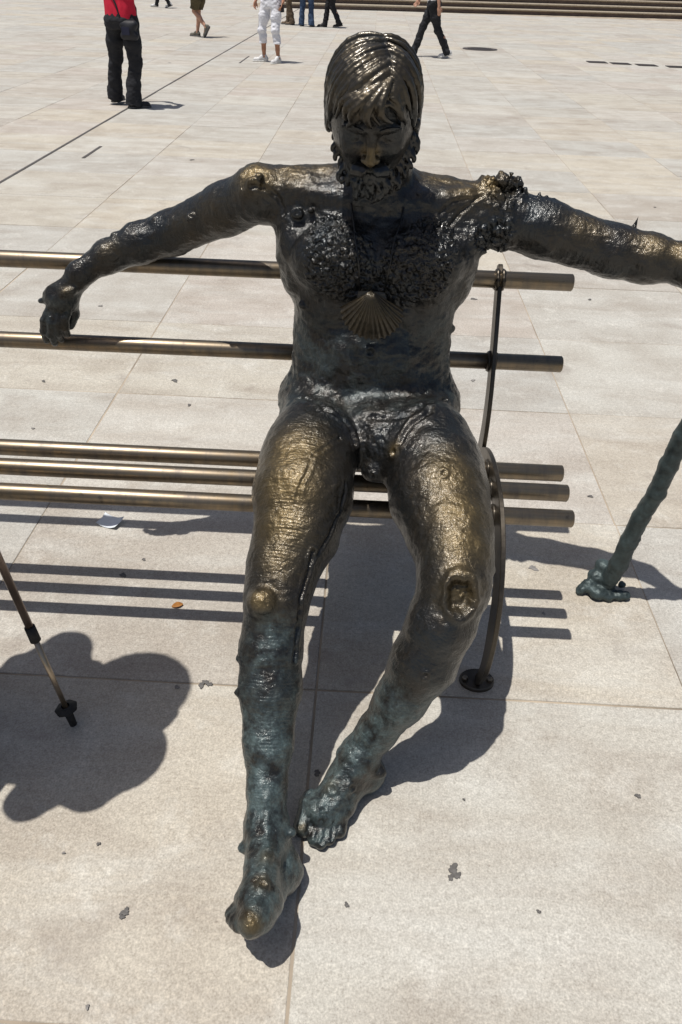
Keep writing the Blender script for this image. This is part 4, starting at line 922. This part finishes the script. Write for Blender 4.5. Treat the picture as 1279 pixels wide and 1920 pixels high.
person('person in blue jeans and red top among the far group', GP, (-2.06, 25.1, 0), R(-12), ((-.16, .05, R(5), 0), (.15, -.03, R(-5), 0)), hip=.945, top=M_red, legs=M_jeans, flare=1.3, res=.011, top_hem=.86, hands=((-.24, .05, .88), (.24, .05, .88)))
person('person in black trousers stepping away from the far group', GP, (-1.32, 25.1, 0), R(95), ((-.07, -.24, 0, R(10)), (.07, .20, 0, 0)), top=M_grey, legs=M_charcoal, flare=1.15, res=.011)
person('man in dark jeans and white shirt walking left past the manhole', GP, (1.08, 17.85, 0), R(84), ((-.07, -.40, 0, R(12)), (.07, .34, 0, 0)), hip=.90, height=1.74, top=M_shirtw, legs=M_jeans_dark, flare=1.1, shoe=M_shoe_white, sole=M_sole_w, res=.008, top_hem=.885, waist=.98, sleeve=.55, hands=((-.27, -.12, .86), (.27, .34, .92)))
person('far person in black trousers and white shoes near the top edge', GP, (-7.7, 31.6, 0), R(85), ((-.07, -.30, 0, R(15)), (.07, .28, 0, 0)), top=M_grey, legs=M_charcoal, shoe=M_shoe_white, res=.013)

# the hiker whose shadow falls on the paving, standing just outside the picture, with a trekking pole
M_beige = cloth('beige_cotton', (.42, .36, .26))
HKX, HKY, HKA = -1.11, 1.01, R(-70)
tip = V3(*(-0.6800, 1.1335, 0.0120)); p1 = V3(*(-0.7200, 1.1480, 0.3156)); d = p1-tip; d /= np.linalg.norm(d)
grip = Matrix.Rotation(-HKA, 3, 'Z') @ (Vector(tip+d*1.08)-Vector((HKX, HKY, 0)))
e, J = person('hiker in sun hat standing beside the bench, holding a trekking pole', None, (HKX, HKY, 0), HKA, ((-.13, -.04, R(8), 0), (.13, -.02, R(-8), 0)), height=1.68, lean=.25, head_fwd=.07, top=M_grey, legs=M_khaki, shoe=M_shoe_grey, hat=(.135, .15, M_beige), res=.009, sleeve=1.75, bulk=1.18,
              hands=(tuple(grip-Vector((.03, .05, .0))), (.15, .30, 1.16)), arm_bend=((.1, -.1, -1), (.15, -.1, -1)), hip_shift=(0, -.04))
Sx = SDF((-.05, .05, .85), (.40, .52, 1.35), .009); Sx.ell((.165, .27, 1.13), (.115, .11, .06), .02); Sx.ell((.20, .22, 1.05), (.10, .10, .10), .03); v, q = Sx.nets(); v = v+normals(v, q)*(.010*fbm(v*V3(14, 14, 20), 2, 9))[:, None]; mesh_np('added_shadow_bulk', v, q, M_navy, e)  # unseen bulk added on the forearm to close a gap in the hiker's shadow
M_pole = mat_simple('anodised_pole', (.24, .185, .155), .36, .12, 20, .9, .05, .001); M_pole2 = mat_simple('pale_alloy_pole', (.42, .35, .27), .36, .12, 20, .9, .05, .001); M_rub = mat_simple('black_rubber', (.016, .016, .017), .7, .3, 60)
tr = empty('trekking_pole', tuple(tip))
def tp(s0, s1, r0, r1, name, mat, n_=20): b = MB(); b.tube([tuple(d*s0), tuple(d*s1)], [r0, r1], n_); return b.build(name, mat, tr)
LP = np.linalg.norm(p1-tip); tp(.0, .045, .009, .0105, 'rubber_tip', M_rub); tp(.045, LP-.016, .0062, .0068, 'lower_section', M_pole2); tp(LP-.018, LP+.024, .0125, .0120, 'locking_collar', M_rub); tp(LP+.024, 1.00, .0088, .0092, 'upper_section', M_pole); tp(1.00, 1.15, .015, .017, 'grip', M_rub)
b = MB(); bs = Vector(d).orthogonal().normalized(); bc = Vector(d).cross(bs); n = 28; vs = []
for s0, r_ in ((.052, .010), (.056, .026), (.060, .027), (.068, .010)):
    for k in range(n):
        a = 2*math.pi*k/n; rr_ = r_*(1+.05*math.cos(a*7)) if r_ > .02 else r_; vs.append(Vector(d*s0)+(bs*math.cos(a)+bc*math.sin(a))*rr_)
b.add(vs, [(i*n+k, i*n+(k+1) % n, (i+1)*n+(k+1) % n, (i+1)*n+k) for i in range(3) for k in range(n)]); b.build('basket', M_rub, tr)
tag(tr, 'trekking pole with black basket and rubber tip planted at the left edge', 'trekking pole')
print('pole top', tip+d*1.1, 'hand', [list(e.matrix_basis @ Vector(a[2])) for a in J['arms']])

# ------------------------------------------------------------------ litter and old gum
def flat_blob(name, cx, cy, r0, mat, seed, parent=None, z=.003, lobes=.48, n=26, hgt=.0005):
    r_ = random.Random(seed); ph = [r_.uniform(0, 6.28) for _ in range(5)]; v = []; 
    for ring_, zz in ((1.0, -.0008), (.92, hgt), ):
        for k in range(n):
            a = 2*math.pi*k/n; q = r0*ring_*(1+lobes*(.5*math.sin(2*a+ph[0])+.35*math.sin(3*a+ph[1])+.3*math.sin(5*a+ph[2])+.2*math.sin(8*a+ph[3]))); v.append((q*math.cos(a), q*math.sin(a), zz))
    f_ = [(k, (k+1) % n, n+(k+1) % n, n+k) for k in range(n)]+[tuple(n+k for k in range(n))]
    o = mesh(name, v, f_, mat, parent, False); o.location = (cx, cy, z); return o
M_gum = mat_simple('trodden_gum', (.11, .105, .10), .85, .35, 60); M_gum2 = mat_simple('grey_gum', (.20, .19, .18), .85, .3, 60)
GS = [(0.2503, 0.8244, 0.0000)+(.011,), (0.2572, 0.8109, 0.0000)+(.008,), (0.2443, 0.8067, 0.0000)+(.007,), (-0.4300, 0.6942, 0.0000)+(.007,), (-0.4320, 0.6857, 0.0000)+(.005,), (-0.4263, 0.7007, 0.0000)+(.005,), (-0.3880, 1.2877, 0.0000)+(.009,), (-0.3688, 1.2926, 0.0000)+(.008,), (-0.3802, 1.2991, 0.0000)+(.007,), (-0.4516, 1.2761, 0.0000)+(.006,), (0.0226, 0.7359, 0.0000)+(.005,), (-0.7176, 1.7046, 0.0000)+(.010,), (0.5888, 1.8367, -0.0000)+(.013,),
      (0.8695, 2.2628, 0.0000)+(.008,), (0.4377, 2.9624, 0.0000)+(.011,), (0.5250, 3.1701, 0.0000)+(.010,), (0.6327, 4.2273, 0.0000)+(.016,), (-0.8539, 3.0333, 0.0000)+(.013,), (-1.4559, 3.8776, 0.0000)+(.010,), (-1.6192, 4.2738, 0.0000)+(.008,), (1.3255, 4.3001, 0.0000)+(.010,), (1.6927, 6.2952, 0.0000)+(.011,), (1.7530, 6.1642, 0.0000)+(.009,), (2.3532, 6.4923, 0.0000)+(.011,), (-0.4507, 0.5236, 0.0000)+(.004,), (0.7030, 1.0266, 0.0000)+(.006,), (-0.0597, 1.0405, 0.0000)+(.008,), (0.5852, 1.6284, 0.0000)+(.005,), (-0.5261, 0.8348, 0.0000)+(.004,), (-1.0719, 6.1121, 0.0000)+(.012,), (-3.7004, 15.2238, 0.0000)+(.03,), (-1.7118, 7.5601, 0.0000)+(.02,), (-0.2221, 7.1634, 0.0000)+(.02,), (1.3541, 6.2441, 0.0000)+(.012,), (-1.4379, 2.9700, 0.0000)+(.008,), (-0.6721, 1.7829, 0.0000)+(.006,), (-1.3287, 2.5563, 0.0000)+(.006,), (-0.7407, 2.8107, 0.0000)+(.008,), (0.9154, 1.9236, 0.0000)+(.005,), (-0.5943, 0.8102, 0.0000)+(.003,), (0.2882, 0.9914, 0.0000)+(.003,), (0.4207, 0.7447, 0.0000)+(.004,)]
for i, (x, y, z, r_) in enumerate(GS): flat_blob('gum_and_dark_spot', x, y, r_, M_gum if i % 3 or i < 9 else M_gum2, i, ground, .0022+.00002*i)  # gum, except a plain dark spot beside the statue's left ankle
M_paper = mat_simple('leaflet_paper', (.62, .66, .70), .8, .06, 20); lp = (-0.8316, 1.9587, 0.0000); v = []; f_ = []
for i in range(9):
    for j in range(7):
        a, c = (i/8-.5)*.078, (j/6-.5)*.056; v.append((a*.9+c*.35, c*.85-a*.25, .004+.012*((i/8-.5)*2)**2+.010*max(0, c/.028)**2))
for i in range(8):
    for j in range(6): f_.append((i*7+j, (i+1)*7+j, (i+1)*7+j+1, i*7+j+1))
po = mesh('paper_scrap', v, f_, M_paper); po.location = lp; md = po.modifiers.new('thick', 'SOLIDIFY'); md.thickness = .0004
tag(po, 'small curled scrap of pale paper lying behind the bench', 'paper')
M_leaf = mat_simple('dry_leaf', (.30, .125, .025), .7, .3, 60); v = []; f_ = []
for i in range(9):
    t = i/8; wd = .011*math.sin(math.pi*min(1, t*.95+.03))**.7
    for s in (-1, 0, 1): v.append((t*.034-.017, s*wd, .003+.004*abs(s)*math.sin(math.pi*t)+.003*t))
for i in range(8):
    for s in range(2): f_.append((i*3+s, (i+1)*3+s, (i+1)*3+s+1, i*3+s+1))
lo_ = mesh('dry_leaf', v, f_, M_leaf); lo_.location = (-0.5180, 1.5804, 0.0000); lo_.rotation_euler = (0, 0, .3); md = lo_.modifiers.new('thick', 'SOLIDIFY'); md.thickness = .0005
tag(lo_, 'small orange dry leaf on the paving between the bar shadows', 'leaf')
print('total', round(time.time()-T0, 1))
